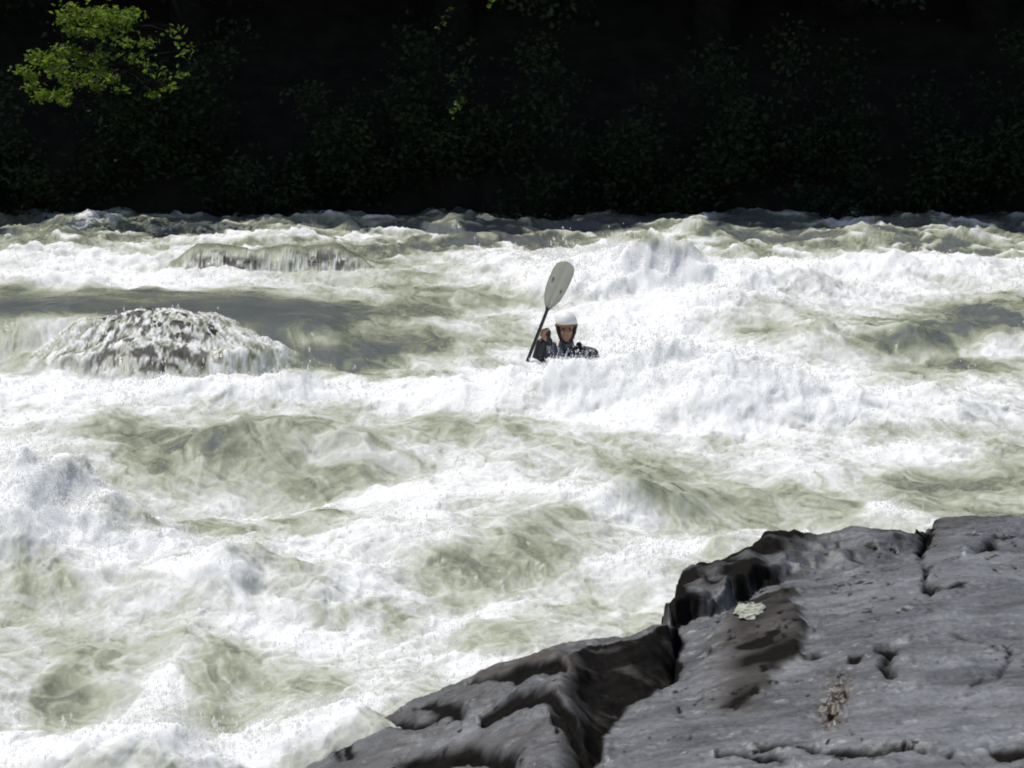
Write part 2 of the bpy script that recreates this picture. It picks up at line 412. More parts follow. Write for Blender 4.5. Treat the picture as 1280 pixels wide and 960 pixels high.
# foam survey: pixel centre, radii, tilt, strength (+ foam, - clear water)
FOAM = [
    # far band
    (640, 285, 900, 16, 0, -0.34), (120, 276, 110, 5, 0, .30), (360, 278, 60, 5, 0, .30), (470, 276, 60, 5, 0, .35), (590, 281, 60, 4, 0, .2),
    (880, 281, 30, 8, -18, .55), (850, 296, 30, 6, -25, .45), (1080, 286, 34, 11, 0, .45), (1190, 290, 26, 8, 0, .45), (1245, 300, 40, 8, 8, .2), (980, 300, 60, 8, 0, -.2),
    (330, 301, 150, 7, -1, .50), (80, 330, 110, 12, 0, .45), (180, 320, 110, 10, 4, .2), (120, 352, 160, 13, 0, .6), (300, 360, 160, 12, 2, .30), (500, 300, 70, 6, 0, .3),
    (30, 300, 60, 8, 0, .15), (90, 302, 60, 7, 0, -.25), (545, 295, 60, 6, 0, -.2), (560, 312, 90, 9, 0, -.30), (500, 332, 60, 7, 0, -.35), (570, 328, 50, 7, 0, .40), (640, 322, 70, 9, 0, .38),
    (640, 305, 90, 9, 0, -.25), (740, 292, 80, 9, 0, -.2), (900, 300, 60, 9, 10, -.15), (1150, 312, 160, 9, 6, -.2),
    # white mass behind the paddler and to the right
    (790, 330, 80, 26, 0, .70), (720, 350, 70, 22, 0, .45), (870, 352, 90, 22, 0, .55), (960, 340, 80, 13, 0, .42), (1080, 336, 110, 12, 0, .55), (1190, 340, 130, 14, 0, .50),
    (1060, 370, 130, 14, 0, .42), (1200, 365, 120, 10, 0, .25), (850, 385, 70, 16, 0, .35), (940, 410, 70, 10, 4, -.28), (900, 425, 60, 8, 3, -.12), (780, 402, 85, 24, 0, .5),
    (1130, 425, 80, 15, -8, -.50), (1230, 400, 80, 26, 0, -.52), (1180, 460, 90, 14, 0, -.42), (1060, 400, 80, 8, 4, .1), (1020, 430, 70, 14, -12, .25), (1260, 435, 40, 10, -10, .3),
    # grey water left of the paddler
    (80, 385, 230, 13, 0, -.60), (330, 388, 190, 16, 3, -.55), (370, 440, 80, 32, 0, -.60), (480, 430, 110, 36, 0, -.36), (560, 380, 90, 18, 0, -.28), (600, 440, 60, 22, 0, -.18),
    (395, 428, 34, 12, 0, .70), (470, 412, 50, 6, 0, .35), (540, 415, 60, 6, -4, .30), (590, 400, 40, 6, -8, .3), (510, 452, 40, 6, 0, .2), (430, 372, 60, 6, 0, .15), (590, 440, 16, 16, 0, .3),
    (660, 400, 40, 20, 0, .2), (640, 350, 60, 10, -5, .2),
    # white below the pour-over and the pile round the paddler
    (60, 490, 130, 20, 0, .70), (250, 492, 140, 18, 0, .65), (330, 472, 34, 12, 0, .55), (370, 480, 60, 10, 0, .5), (470, 492, 120, 14, -6, .60), (620, 478, 100, 16, -8, .65),
    (760, 470, 100, 36, 0, .70), (860, 440, 90, 30, 0, .50), (720, 520, 130, 20, 0, .45), (560, 512, 110, 10, -8, .3), (960, 490, 110, 22, -6, .60), (1030, 510, 120, 22, 0, .60),
    (820, 530, 60, 14, 5, -.22), (740, 508, 40, 8, 5, -.12), (880, 510, 40, 14, 0, -.15), (900, 545, 110, 14, 0, .45), (1170, 500, 130, 10, -4, .30), (1210, 520, 100, 10, -4, .35),
    # green waves, middle left
    (330, 560, 130, 26, 4, -.62), (180, 545, 120, 16, 0, -.40), (430, 545, 90, 22, 0, -.42), (560, 530, 80, 13, 6, -.55), (200, 600, 130, 16, 5, -.30), (420, 590, 110, 14, 5, -.30),
    (60, 530, 100, 12, 0, .25), (200, 522, 60, 8, 0, .2), (370, 528, 60, 6, 0, .1), (480, 520, 30, 10, 0, .2),
    (230, 640, 46, 12, 6, -.50), (130, 632, 60, 12, 10, -.2), (350, 660, 80, 20, -14, -.30), (380, 690, 60, 12, -14, -.25), (300, 725, 50, 9, -10, -.30), (400, 630, 80, 14, -6, .2),
    (60, 620, 110, 60, 20, .60), (170, 690, 130, 26, 5, .50), (270, 620, 60, 10, 8, .25), (500, 610, 110, 18, -4, .4), (640, 605, 90, 14, 0, .3), (560, 570, 110, 12, 4, .20),
    (420, 720, 100, 30, -10, .35), (500, 660, 70, 26, -18, .35), (720, 640, 90, 16, 10, .50), (300, 790, 130, 22, 4, .40), (420, 800, 80, 24, -16, .35),
    (870, 625, 90, 24, 14, -.50), (930, 655, 70, 10, 5, -.40), (770, 590, 90, 12, 0, -.06), (840, 600, 60, 12, 20, -.2), (980, 600, 90, 14, 0, .05),
    (1160, 615, 150, 26, 0, -.42), (1240, 590, 90, 16, 0, -.2), (1080, 640, 110, 12, 0, -.36), (1010, 575, 120, 14, 0, .3), (1150, 568, 100, 8, 0, .20), (1130, 545, 120, 8, 4, -.22), (1060, 580, 60, 6, 3, -.2),
    (650, 690, 80, 30, -24, -.34), (590, 720, 60, 20, -24, -.30), (690, 665, 50, 14, -10, -.22), (520, 780, 50, 12, -20, -.32), (760, 760, 70, 14, -12, -.20), (650, 805, 70, 11, -12, -.25),
    (780, 700, 90, 16, -14, .30), (600, 780, 90, 22, -20, .30), (850, 690, 80, 12, -10, .15), (720, 785, 60, 10, -14, .15),
    # near left
    (40, 760, 60, 24, 0, -.18), (110, 760, 80, 24, 0, -.12), (70, 855, 60, 30, 0, -.55), (170, 830, 60, 26, 10, -.28), (285, 880, 42, 28, 0, -.52), (340, 840, 50, 20, 0, -.22), (430, 860, 70, 14, -12, -.30), (380, 775, 60, 12, 0, -.1),
    (200, 870, 60, 14, -15, .2), (120, 930, 180, 26, 0, .50), (330, 935, 100, 20, -12, .50), (20, 850, 24, 50, 0, .3), (230, 950, 60, 10, 0, -.1), (480, 840, 70, 16, -14, .3), (440, 905, 50, 16, -20, .4),
    # against the bedrock
    (980, 660, 40, 9, -12, .6), (1110, 648, 36, 9, 0, .6), (870, 700, 60, 14, -24, .30), (620, 838, 60, 10, -16, .25), (800, 760, 40, 12, -30, .2), (560, 850, 60, 10, -16, .3), (1200, 640, 60, 5, 0, -.1),
]


def build_river():
    ny, nx = 1250, 1300
    # rows get closer together near the viewer, columns follow the width in view
    t = np.linspace(0, 1, ny)
    a, b = 9.5 ** -0.9, 41.0 ** -0.9
    Yr = (a + (b - a) * t) ** (-1 / 0.9)
    u = np.linspace(-1, 1, nx)
    u = np.sign(u) * np.where(np.abs(u) < 0.9, np.abs(u) / 0.9 * 1.18, 1.18 + (np.abs(u) - 0.9) / 0.1 * 2.2 * ((np.abs(u) - 0.9) / 0.1))
    Y = np.repeat(Yr[:, None], nx, 1)
    X = u[None, :] * (Y * 640 / FPX)
    # ---- foam: read the survey on the smooth surface, with wandering edges
    Z0 = base_height(X, Y) + rock_dome(X, Y)
    zb = river_height(X, Y)
    px, py = proj(X, Y, np.maximum(zb, Z0))
    sc = np.clip((py - 200) / 400, 0.15, 1.6)
    wx = fbm(X * 1.3, Y * 0.7, 4, 5) * 46 * sc
    wy = fbm(X * 1.3, Y * 0.7, 4, 31) * 22 * sc
    qx, qy = px + wx, py + wy
    F = np.full(X.shape, 0.53)
    for cx, cy, rx, ry, ang, val in FOAM:
        F = F + (val * 0.66 if val < 0 and cy > 500 else val) * blob(qx, qy, cx, cy, rx, ry, ang)
    lowest = -0.05 + 0.31 * sstep(py, 470, 540)
    F = lowest + np.logaddexp(0, (F - lowest) * 9) / 9
    F = np.clip(F, -0.15, 1.12)
    # turbulent break-up, dragged along the flow (towards lower left)
    rot = R(-20)
    xa = X * math.cos(rot) - Y * math.sin(rot); ya = X * math.sin(rot) + Y * math.cos(rot)
    w1 = fbm(xa * 1.6, ya * 0.9, 3, 77) * 0.5
    # two rounds of warping curl the streaks round one another
    ux = xa + 0.34 * fbm(xa * 1.1, ya * 0.8, 3, 11); uy = ya + 0.42 * fbm(xa * 1.1 + 5, ya * 0.8, 3, 13)
    vx = ux + 0.16 * fbm(ux * 3.5, uy * 2.2, 3, 15); vy = uy + 0.22 * fbm(ux * 3.5 + 7, uy * 2.2, 3, 17)
    n_a = fbm(ux * 1.7, uy * 0.8, 3, 3)
    n_b = ridged(vx * 4.2, vy * 1.3, 4, 9, 0.6) - 0.55
    n_c = fbm(vx * 12, vy * 3.6, 3, 21)
    n_d = ridged(vx * 30, vy * 7, 2, 23) - 0.5
    caps = ridged(X * 0.9 + 0.5 * w1, Y * 0.75, 3, 161)
    foam = F - 0.26 * sstep(Y, 31.0, 33.0) + 0.55 * sstep(caps, 0.70, 0.92) * sstep(Y, 30.5, 33) + 0.30 * n_a + 0.26 * n_b + 0.19 * n_c + 0.09 * n_d
    # calm glassy tongue on the left keeps its smooth skin
    calm = np.clip(blob(px, py, 120, 383, 260, 17) + blob(px, py, 330, 392, 120, 20) + 0.7 * blob(px, py, 350, 445, 60, 30), 0, 1)
    foam = foam * (1 - 0.75 * calm)
    # ---- height
    rough = sstep(F, 0.2, 0.9)
    z = zb
    chop = fbm(X * 0.85 + w1 * .3, Y * 0.55, 3, 41) * 0.085 + ridged(X * 1.9, Y * 1.25, 3, 51) * 0.055
    bill = (ridged(X * 5.5 + w1, Y * 3.6 + w1, 4, 61) - 0.5) * (0.010 + 0.030 * rough)
    fine = fbm(X * 26, Y * 17, 3, 71) * (0.002 + 0.0035 * rough) + ridged(X * 14, Y * 9, 2, 73) * (0.002 + 0.005 * rough)
    quiet = 1 - 0.85 * calm
    far = 1 + 0.25 * sstep(Y, 24, 34)
    z = z + (chop + bill * 0.9 + fine) * quiet * far + 0.07 * sstep(caps, 0.5, 0.95) * sstep(Y, 30.5, 33)
    # ---- water draped over the pour-over rocks in a torn veil of strands
    rd = rock_dome(X, Y)
    on = sstep(rd, 0.02, 0.10)
    fan = (X - POUR[0]) / (1.0 + 0.8 * np.clip(PO[1] - Y, -1, 0.6))
    strand = 0.8 * fbm(fan * 13 + fbm(X * 5, Y * 5, 3, 90) * 1.6, Y * 2.6, 4, 81) + 0.7 * fbm(fan * 42 + fbm(X * 7, Y * 7, 2, 91), Y * 7, 3, 83)
    dxp = np.abs((X - PO[0]) / PO[2])
    near = (np.abs(Y - PO[1]) < 1.5) & (X < PO[0] + 1.6)
    veil = 0.010 + 0.011 * strand + np.where(near, 0.06 * sstep(dxp, 0.42, 0.70) + 0.05 * sstep(PO[1] - 0.30 - Y, 0, 0.25), 0)
    front = np.zeros_like(X)
    for d in (PO, PL, PR):
        front = np.maximum(front, sstep(d[1] - Y, -0.30, 0.10) * sstep(1.25 - np.abs((X - d[0]) / d[2]), 0, 0.5))
    thick = 0.045 * (1 - front) + veil * front
    zr = base_height(X, Y) * 1.0 + rd + thick
    zr0 = np.where(Y < PO[1] + 2.2, 0.0, 0.28)
    kk = sstep(rd, 0.01, 0.14)
    zm = np.maximum(z, zr)
    z = z * (1 - kk) + np.where(rd > 0.05, np.maximum(zr, z * (1 - front) + zr * front), zm) * kk
    vf = 0.36 + 0.85 * strand
    foam = foam * (1 - on * front) + on * front * np.clip(vf + 0.25, 0.1, 1.0)
    foam = foam * (1 - on * (1 - front) * 0.7)
    # ---- sideways tumble so that the froth is not a plain height field
    dx = fbm(X * 7, Y * 5, 3, 101) * 0.035 * rough * (1 - on)
    dy = fbm(X * 7, Y * 5, 3, 111) * 0.06 * rough * (1 - on)
    foam = np.clip(foam, 0, 1.0)
    # where the sheet is thin and clear the wet rock below shows through
    fleck = fbm(fan * 17 + fbm(X * 6, Y * 6, 2, 95), Y * 3.5 + z * 5, 4, 97)
    fleck = np.where(Y > 27, fbm(X * 8 + fbm(X * 5, Y * 5, 3, 96) * 1.5, Y * 2 + z * 7, 4, 98) + 0.10, fleck)
    fans = fbm(X * 2.2, z * 3.0, 3, 99)
    ctr = np.zeros_like(X)
    for d, wd in ((PO, 0.62), (PL, 0.75), (PR, 0.8)):
        ctr = np.maximum(ctr, np.exp(-np.abs((X - d[0]) / (d[2] * wd)) ** 4) * (np.abs(Y - d[1]) < 1.4))
    thin = on * front * ctr * sstep(fleck + 0.35 * fans + 0.18 * strand, 0.02, 0.30) * 0.92
    V = np.stack([X + dx, Y + dy, z], -1).reshape(-1, 3)
    me = mesh_np('river', V, grid_faces(ny, nx))
    attr(me, 'foam', foam)
    attr(me, 'thin', thin)
    o = link('river', me, M_WATER)
    tag(o, kind='structure')
    return X + dx, Y + dy, z, foam, rough, F


RX, RY, RZ, RFOAM, RROUGH, RF = build_river()


def river_z(x, y):
    i = np.argmin((RY[:, RY.shape[1] // 2] - y) ** 2)
    j = np.argmin((RX[i] - x) ** 2)
    return float(RZ[i, j])


def build_spray():
    """drops thrown off the crests: one object, nobody could count them"""
    crest = RZ - base_height(RX, RY)
    # only where something is being thrown up
    gz = np.abs(np.gradient(RZ, axis=0))
    p = np.clip(RFOAM - 0.45, 0, 1) * (0.15 + np.clip(crest, 0, 0.5) * 2.0) * (np.abs(RX) < RY * 0.215) * (RY < 33)
    p = p * (0.25 + 2.0 * np.clip(fbm(RX * 0.9, RY * 0.6, 3, 141), 0, 1))
    for cx, cy, r, k in [(185, 395, 130, -0.9), (185, 480, 90, 2), (330, 470, 40, 3), (800, 450, 100, 4), (60, 590, 110, 4), (1110, 640, 40, 5), (980, 655, 40, 4), (230, 640, 70, 2),
                         (280, 840, 120, 3), (560, 830, 90, 3), (860, 690, 60, 2), (790, 320, 80, 3), (40, 880, 60, 4), (590, 445, 30, 3)]:
        qx, qy = proj(RX, RY, RZ)
        p = p * np.clip(1 + k * blob(qx, qy, cx, cy, r, r * 0.35), 0, None)
    p = (p / p.sum()).ravel()
    n = 45000
    idx = RNG.choice(p.size, n, p=p)
    x = RX.ravel()[idx]; y = RY.ravel()[idx]; z = RZ.ravel()[idx]
    hgt = RNG.exponential(0.035, n) * (0.5 + RNG.random(n))
    # arcs: group the throw with low-frequency noise so drops fly in sheets
    lift = np.clip(fbm(x * 3, y * 3, 3, 151) + 0.35, 0, 1.3)
    z = z + hgt * lift * 1.6 + 0.002
    x = x + RNG.normal(0, 0.02, n); y = y + RNG.normal(0, 0.04, n)
    s = RNG.lognormal(math.log(0.0038), 0.55, n) * np.clip(y / 20, 0.75, 1.5)
    s = np.minimum(s, 0.014)
    oct_v = np.array([[1, 0, 0], [-1, 0, 0], [0, 1, 0], [0, -1, 0], [0, 0, 1], [0, 0, -1]], float)
    oct_f = np.array([[0, 2, 4], [2, 1, 4], [1, 3, 4], [3, 0, 4], [2, 0, 5], [1, 2, 5], [3, 1, 5], [0, 3, 5]])
    stretch = 1 + RNG.random(n) * 1.6
    V = oct_v[None] * s[:, None, None]
    V[:, :, 2] *= stretch[:, None]
    V = V + np.stack([x, y, z], 1)[:, None, :]
    Fc = oct_f[None] + (np.arange(n) * 6)[:, None, None]
    me = mesh_np('spray', V.reshape(-1, 3), Fc.reshape(-1, 3))
    o = link('spray', me, M_SPRAY)
    tag(o, 'white spray drops flying above the breaking foam', 'spray', kind='stuff')


build_spray()


# ------------------------------------------------------------------ rocks in the river
def river_rock(name, d, label, group=None, seed=0):
    cx, cy, rx, rf, rb, h = d
    n = 150
    u = np.linspace(-1.05, 1.05, n); v = np.linspace(-1.05, 0.75, n)
    U, Vv = np.meshgrid(u, v)
    X = cx + U * rx
    Y = cy + np.where(Vv < 0, Vv * rf, Vv * rb)
    z = base_height(X, Y) + dome(X, Y, *d)
    inside = dome(X, Y, *d) > 0.14
    rel = fbm(X * 6, Y * 5, 3, 200 + seed) * 0.012 + ridged(X * 12, Y * 3, 2, 210 + seed) * 0.006 - 0.004
    z = np.where(inside, z + rel + 0.006, base_height(X, Y) - 0.35)
    me = mesh_np(name, np.stack([X, Y, z], -1).reshape(-1, 3), grid_faces(n, n))
    attr(me, 'stain_shade', np.clip(0.8 + fbm(X * 5, Y * 5, 3, 220 + seed) * 0.4, 0, 1))
    attr(me, 'rust', np.clip(0.5 + fbm(X * 3, Y * 3, 3, 230 + seed) * 0.5, 0, 1))
    o = link(name, me, M_WETROCK)
    tag(o, label, 'rock', group)
    return o


river_rock('river_boulder', PO, 'large round boulder under the sheet of falling water at left, nearest midstream rock', 'rocks in the rapid', 1)
river_rock('river_boulder', PL, 'dark wet ledge rock with white strands of water over it, upstream of the large boulder', 'rocks in the rapid', 2)
river_rock('river_boulder', PR, 'small humped rock under a water veil at the right end of the upstream ledge', 'rocks in the rapid', 3)


# ------------------------------------------------------------------ foreground bedrock
def fit_slab():
    pts = [(1200, 660, .50), (1000, 690, .45), (830, 785, .40), (600, 850, .24), (400, 955, .12), (1280, 960, .95), (960, 960, .72), (740, 950, .50), (1280, 800, .70), (560, 958, .30)]
    A, B = [], []
    for px, py, z in pts:
        p = at(px, py, z)
        A.append([1, p[0], p[1], p[0] * p[1], p[0] ** 2]); B.append(z)
    return np.linalg.lstsq(np.array(A), np.array(B), rcond=None)[0]


SL = fit_slab()


def slab(X, Y):
    z = SL[0] + SL[1] * X + SL[2] * Y + SL[3] * X * Y + SL[4] * X * X
    return np.clip(z, -0.2, 1.25)


OUTLINE_PX = [(335, 968), (400, 932), (460, 896), (500, 874), (560, 850), (600, 834), (650, 820), (700, 820), (735, 808), (780, 802), (826, 782), (836, 764), (868, 736), (925, 714), (960, 696), (1030, 676),
              (1090, 672), (1148, 670), (1166, 644), (1220, 640), (1300, 640)]
CLEFT_PX = [(846, 786), (850, 830), (822, 858), (782, 884), (754, 918), (742, 962), (735, 1010)]
CREST_PX = [(690, 905), (700, 870), (735, 838), (780, 824), (832, 800)]


def slab_at(px, py):
    z = 0.4
    for _ in range(12):
        p = at(px, py, z); z = float(slab(p[0], p[1]))
    return at(px, py, z)


def build_bedrock():
    nx, ny = 900, 860
    X, Y = np.meshgrid(np.linspace(-2.3, 4.6, nx), np.linspace(6.5, 17.0, ny))
    zs = slab(X, Y)
    px, py = proj(X, Y, zs)
    # wandering coordinates keep every authored edge irregular
    wx = fbm(X * 2.6, Y * 2.2, 4, 301) * 9 + fbm(X * 14, Y * 10, 3, 303) * 3
    wy = fbm(X * 2.6, Y * 2.2, 4, 311) * 6 + fbm(X * 14, Y * 10, 3, 313) * 2
    qx, qy = px + wx, py + wy
    # outline in plan
    out = [(-2.6, 5.0), (-2.0, 9.0), (-1.35, 11.2)] + [tuple(slab_at(*p)[:2]) for p in OUTLINE_PX] + [(4.2, 15.6), (7.0, 16.6)]
    jx = fbm(X * 3, Y * 3, 4, 321) * 0.05; jy = fbm(X * 3, Y * 3, 4, 323) * 0.05
    d, side = seg_dist(X + jx, Y + jy, out)
    sd = np.where(side < 0, -d, d)      # negative = inside (towards the viewer)
    inside = sd < 0
    rel = np.zeros_like(X); stain_shade = np.zeros_like(X); rust = np.zeros_like(X)
    # gentle undulation and strata
    rel += fbm(X * 0.9, Y * 0.8, 4, 331) * 0.05 + fbm(X * 3.2, Y * 5.5, 4, 333) * 0.016
    sx = X + 0.35 * fbm(X * 1.2, Y * 1.0, 3, 335); sy = Y + 0.5 * fbm(X * 1.1, Y * 1.1, 3, 337)
    rel += (ridged(sx * 1.2, sy * 5.0, 3, 339) - 0.6) * 0.012
    tq = fbm(X * 1.1 + 3, Y * 1.0, 2, 345) * 2.0 + Y * 0.9 - X * 0.8 + 0.12 * fbm(X * 7, Y * 6, 3, 346)
    ter = np.floor(tq) + sstep(tq - np.floor(tq), 0.30, 0.72) - tq
    rel += fbm(X * 34, Y * 16, 4, 347, 0.6) * 0.0035 + (ridged(sx * 9, sy * 16, 3, 349) - 0.6) * 0.006
    # ---- left block: crest, dark falling face, cleft
    dC, sC = seg_dist(qx, qy, CLEFT_PX)
    dE, sE = seg_dist(qx, qy, CREST_PX)
    left = sC > 0
    rel += ter * np.where(left & (py > 780), 0.028, 0.012)
    cl_zone = sstep(py, 780, 800)
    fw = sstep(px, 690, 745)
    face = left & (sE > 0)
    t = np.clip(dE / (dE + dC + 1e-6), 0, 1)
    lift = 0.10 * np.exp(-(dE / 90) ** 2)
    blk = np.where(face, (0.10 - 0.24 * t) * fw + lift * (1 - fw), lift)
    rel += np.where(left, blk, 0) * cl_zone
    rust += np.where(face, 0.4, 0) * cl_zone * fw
    stain_shade += np.where(face, 0.62 + 0.5 * fbm(X * 4, Y * 6, 3, 341), 0) * cl_zone * fw  # face turned from the sun: its shade painted into the colour
    stain_shade += 0.9 * np.exp(-(dC / 5) ** 2) * cl_zone
    # ---- raised lip along the far edge of the slab; its viewer side is a small scarp
    LIP = [(838, 792), (870, 776), (905, 764), (960, 738), (985, 726), (1032, 720), (1060, 716), (1105, 706), (1150, 692)]
    dL, sL = seg_dist(qx, qy, LIP)
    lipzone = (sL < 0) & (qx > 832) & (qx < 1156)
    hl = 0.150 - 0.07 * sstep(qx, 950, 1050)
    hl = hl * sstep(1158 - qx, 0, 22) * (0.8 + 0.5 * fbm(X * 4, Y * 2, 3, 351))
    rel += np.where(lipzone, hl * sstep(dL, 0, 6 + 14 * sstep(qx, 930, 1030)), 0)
    stain_shade += np.where(lipzone, (0.85 - 0.65 * sstep(qx, 940, 1030)) * (0.7 + 0.9 * fbm(X * 4, Y * 4, 3, 353)), 0)  # shaded viewer side of the lip painted dark
    dk, _ = seg_dist(qx, qy, [(1150, 694), (1158, 672), (1166, 656)])
    rel -= 0.05 * np.exp(-(dk / 4) ** 2); stain_shade += np.exp(-(dk / 5) ** 2)
    # ---- cracks and small scarps: (polyline, half width px, depth m, step m, darkening)
    CR = [
        ([(1160, 708), (1156, 740), (1164, 744)], 5, .07, 0, 1), ([(1158, 743), (1185, 742), (1215, 735)], 3, .04, .01, .8),
        ([(1215, 690), (1250, 672), (1290, 664)], 5, .05, .02, .8),
        ([(955, 945), (1000, 940), (1040, 948), (1085, 950), (1130, 946), (1190, 948)], 4, .05, .02, 1), ([(1240, 944), (1262, 948), (1290, 940)], 5, .05, .02, 1),
        ([(900, 950), (940, 952), (975, 960)], 5, .05, .02, .9), ([(1062, 826), (1072, 826)], 5, .04, .01, 1),
        ([(1006, 824), (1018, 822)], 7, .05, 0, 1), ([(1098, 816), (1112, 812), (1120, 818)], 6, .05, .01, 1), ([(1113, 816), (1112, 838)], 8, .09, .0, 1),
        ([(1140, 800), (1185, 792), (1230, 800), (1290, 826)], 3, .03, .02, .45), ([(1262, 806), (1255, 840)], 4, .02, .0, .5), ([(1210, 850), (1235, 842)], 3, .02, .0, .6),
        ([(1090, 798), (1115, 796)], 4, .03, .01, .8), ([(920, 818), (950, 808), (975, 796)], 3, .012, .006, .8), ([(900, 875), (930, 868), (945, 862)], 4, .02, .01, .9),
        ([(845, 832), (842, 848), (830, 856)], 6, .06, 0, 1), ([(838, 800), (848, 796)], 6, .06, 0, 1), ([(842, 846), (860, 842)], 4, .04, 0, .8),
        ([(590, 868), (640, 878), (672, 880), (700, 872)], 6, .08, .035, 1), ([(640, 880), (690, 876)], 5, .05, .02, .9),  # shade under the brown ledge painted along these lines
        ([(604, 914), (640, 908), (690, 908), (712, 918)], 6, .08, .035, 1), ([(486, 906), (520, 912), (548, 906), (575, 902)], 7, .08, .02, 1), ([(530, 894), (560, 896), (575, 906)], 5, .04, .0, .8),
        ([(505, 962), (545, 952), (590, 940), (615, 950), (640, 965)], 9, .10, .03, 1), ([(690, 925), (725, 930), (748, 948)], 6, .08, .03, 1),
        ([(425, 944), (436, 935), (440, 945)], 7, .02, .0, 1), ([(520, 892), (545, 888)], 4, .04, 0, .9), ([(478, 912), (486, 908)], 4, .04, 0, .9),
        ([(1010, 738), (1080, 726)], 2, .015, .005, .4), ([(1040, 765), (1120, 752), (1180, 760)], 2, .015, .01, .35), ([(1090, 880), (1180, 868), (1290, 880)], 2, .012, .008, .3),
        ([(800, 930), (900, 905), (1000, 915)], 2, .015, .01, .3), ([(1045, 690), (1100, 720), (1170, 705)], 3, .02, .0, .45),
    ]
    for pts, w, dep, stp, sta in CR:
        dd, ss = seg_dist(qx, qy, pts)
        wv = w * (0.8 + 0.4 * pn(X * 4, Y * 4, 361))
        g = np.exp(-(dd / np.maximum(wv, 1.2)) ** 2)
        brk = sstep(fbm(X * 7 + w, Y * 6, 3, 363), -0.30, 0.15)
        kL = np.where(left, 0.8, 0.9); brk = np.where(left, 0.55 + 0.45 * brk, 0.10 + 0.90 * brk if w < 5 else 0.4 + 0.6 * brk); kL = kL * (0.45 if w < 4 else 1.0)
        rel -= kL * dep * g * brk
        rel += kL * stp * np.exp(-(dd / (w * 6)) ** 2) * (ss < 0) * brk
        stain_shade += sta * g * (0.25 + 0.75 * brk)
    # ---- smooth dark hump beside the lichen
    hump = sstep(1 - np.sqrt(((qx - 938) / 66) ** 2 + ((qy - 815) / 62) ** 2 + 0.9 * ((qx - 938) / 66) * ((qy - 815) / 62)) + 0.30 * fbm(X * 4, Y * 3.5, 4, 365), -0.06, 0.22)
    rel += 0.05 * hump * np.clip(1 - (qy - 760) / 130, 0, 1)
    stain_shade += 0.72 * hump * sstep(qx, 872, 945) * (0.8 + 0.5 * fbm(X * 3, Y * 3, 3, 367)); rust += 0.5 * hump * sstep(qx, 860, 930)
    # ---- flaky brown patch and speckles
    fl = blob(qx, qy, 1042, 880, 17, 34, 14)
    rel += fl * (fbm(X * 30, Y * 22, 3, 371) * 0.045 - 0.01); rust += fl * 0.9; stain_shade += fl * sstep(fbm(X * 22, Y * 16, 3, 373), 0.05, 0.3)
    spk = sstep(fbm(X * 11, Y * 7, 4, 381), 0.38, 0.62) * (0.25 + blob(qx, qy, 1060, 740, 130, 40) + blob(qx, qy, 1215, 690, 60, 16) + 0.8 * blob(qx, qy, 820, 860, 70, 40))
    stain_shade += spk * 0.7; rust += spk * 0.6; rel -= spk * 0.012
    sp2 = sstep(fbm(X * 20, Y * 9, 4, 383), 0.36, 0.58) * sstep(fbm(X * 2.2, Y * 1.6, 3, 385), -0.05, 0.30)
    stain_shade += sp2 * 0.75; rel -= sp2 * 0.006; rust += sp2 * 0.3 * (fbm(X * 3, Y * 3, 2, 387) > 0.1)
    # left block is browner and damper toward the water
    rust += np.where(left, 0.14 + 0.35 * fbm(X * 2, Y * 3, 3, 391), 0.0)
    rust += 0.9 * blob(qx, qy, 650, 860, 52, 12)
    stain_shade += np.where(left, 0.15, 0)
    wet = np.exp(sd / 0.10) * inside
    stain_shade += 0.75 * wet * (0.6 + fbm(X * 5, Y * 5, 2, 395)); rust += 0.4 * wet
    # ---- edge rounding and the drop into the river
    edge = np.where(left | (qx < 830), 0.11, 0.03)
    rel -= edge * np.exp(np.minimum(sd, 0) / 0.13)
    z = zs + rel
    drop = np.clip(sd, 0, None)
    z = z - np.where(sd > 0, 2.6 * drop + 0.6 * drop ** 0.6, 0)
    z = np.maximum(z, -0.9 + 0.02 * fbm(X, Y, 2, 5))
    V = np.stack([X, Y, z], -1).reshape(-1, 3)
    Fa = grid_faces(ny, nx)
    # two rocks meet at the cleft
    m = (left & (py > 775) & (px < 850)) | (px < 690)
    m = m & ~((py < 785) & (px > 830))
    fm = m.ravel()[Fa].all(1)
    vis = (z.ravel()[Fa].max(1) > -0.6)
    objs = []
    for sel, name in ((~fm & vis, 'bedrock_slab'), (fm & vis, 'bedrock_block')):
        F2 = Fa[sel]; use = np.unique(F2); mp = np.full(len(V), -1); mp[use] = np.arange(len(use))
        me = mesh_np(name, V[use], mp[F2])
        attr(me, 'stain_shade', np.clip(stain_shade * 1.45, 0, 1).ravel()[use]); attr(me, 'rust', np.clip(rust, 0, 0.95).ravel()[use])
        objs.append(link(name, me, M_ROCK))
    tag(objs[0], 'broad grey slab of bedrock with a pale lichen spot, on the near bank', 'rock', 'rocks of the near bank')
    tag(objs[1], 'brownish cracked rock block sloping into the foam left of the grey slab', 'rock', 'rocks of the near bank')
    # pale round lichen
    c = slab_at(936, 778)
    i = np.argmin((X[0] - c[0]) ** 2)

    def zat(x, y):
        a, b = np.argmin((Y[:, 0] - y) ** 2), np.argmin((X[0] - x) ** 2)
        q = z[a - 6:a + 7, b - 9:b + 10]
        return float(0.5 * q.mean() + 0.5 * q.max())
    n_r, n_a = 9, 48
    Vv, Ff = [], []
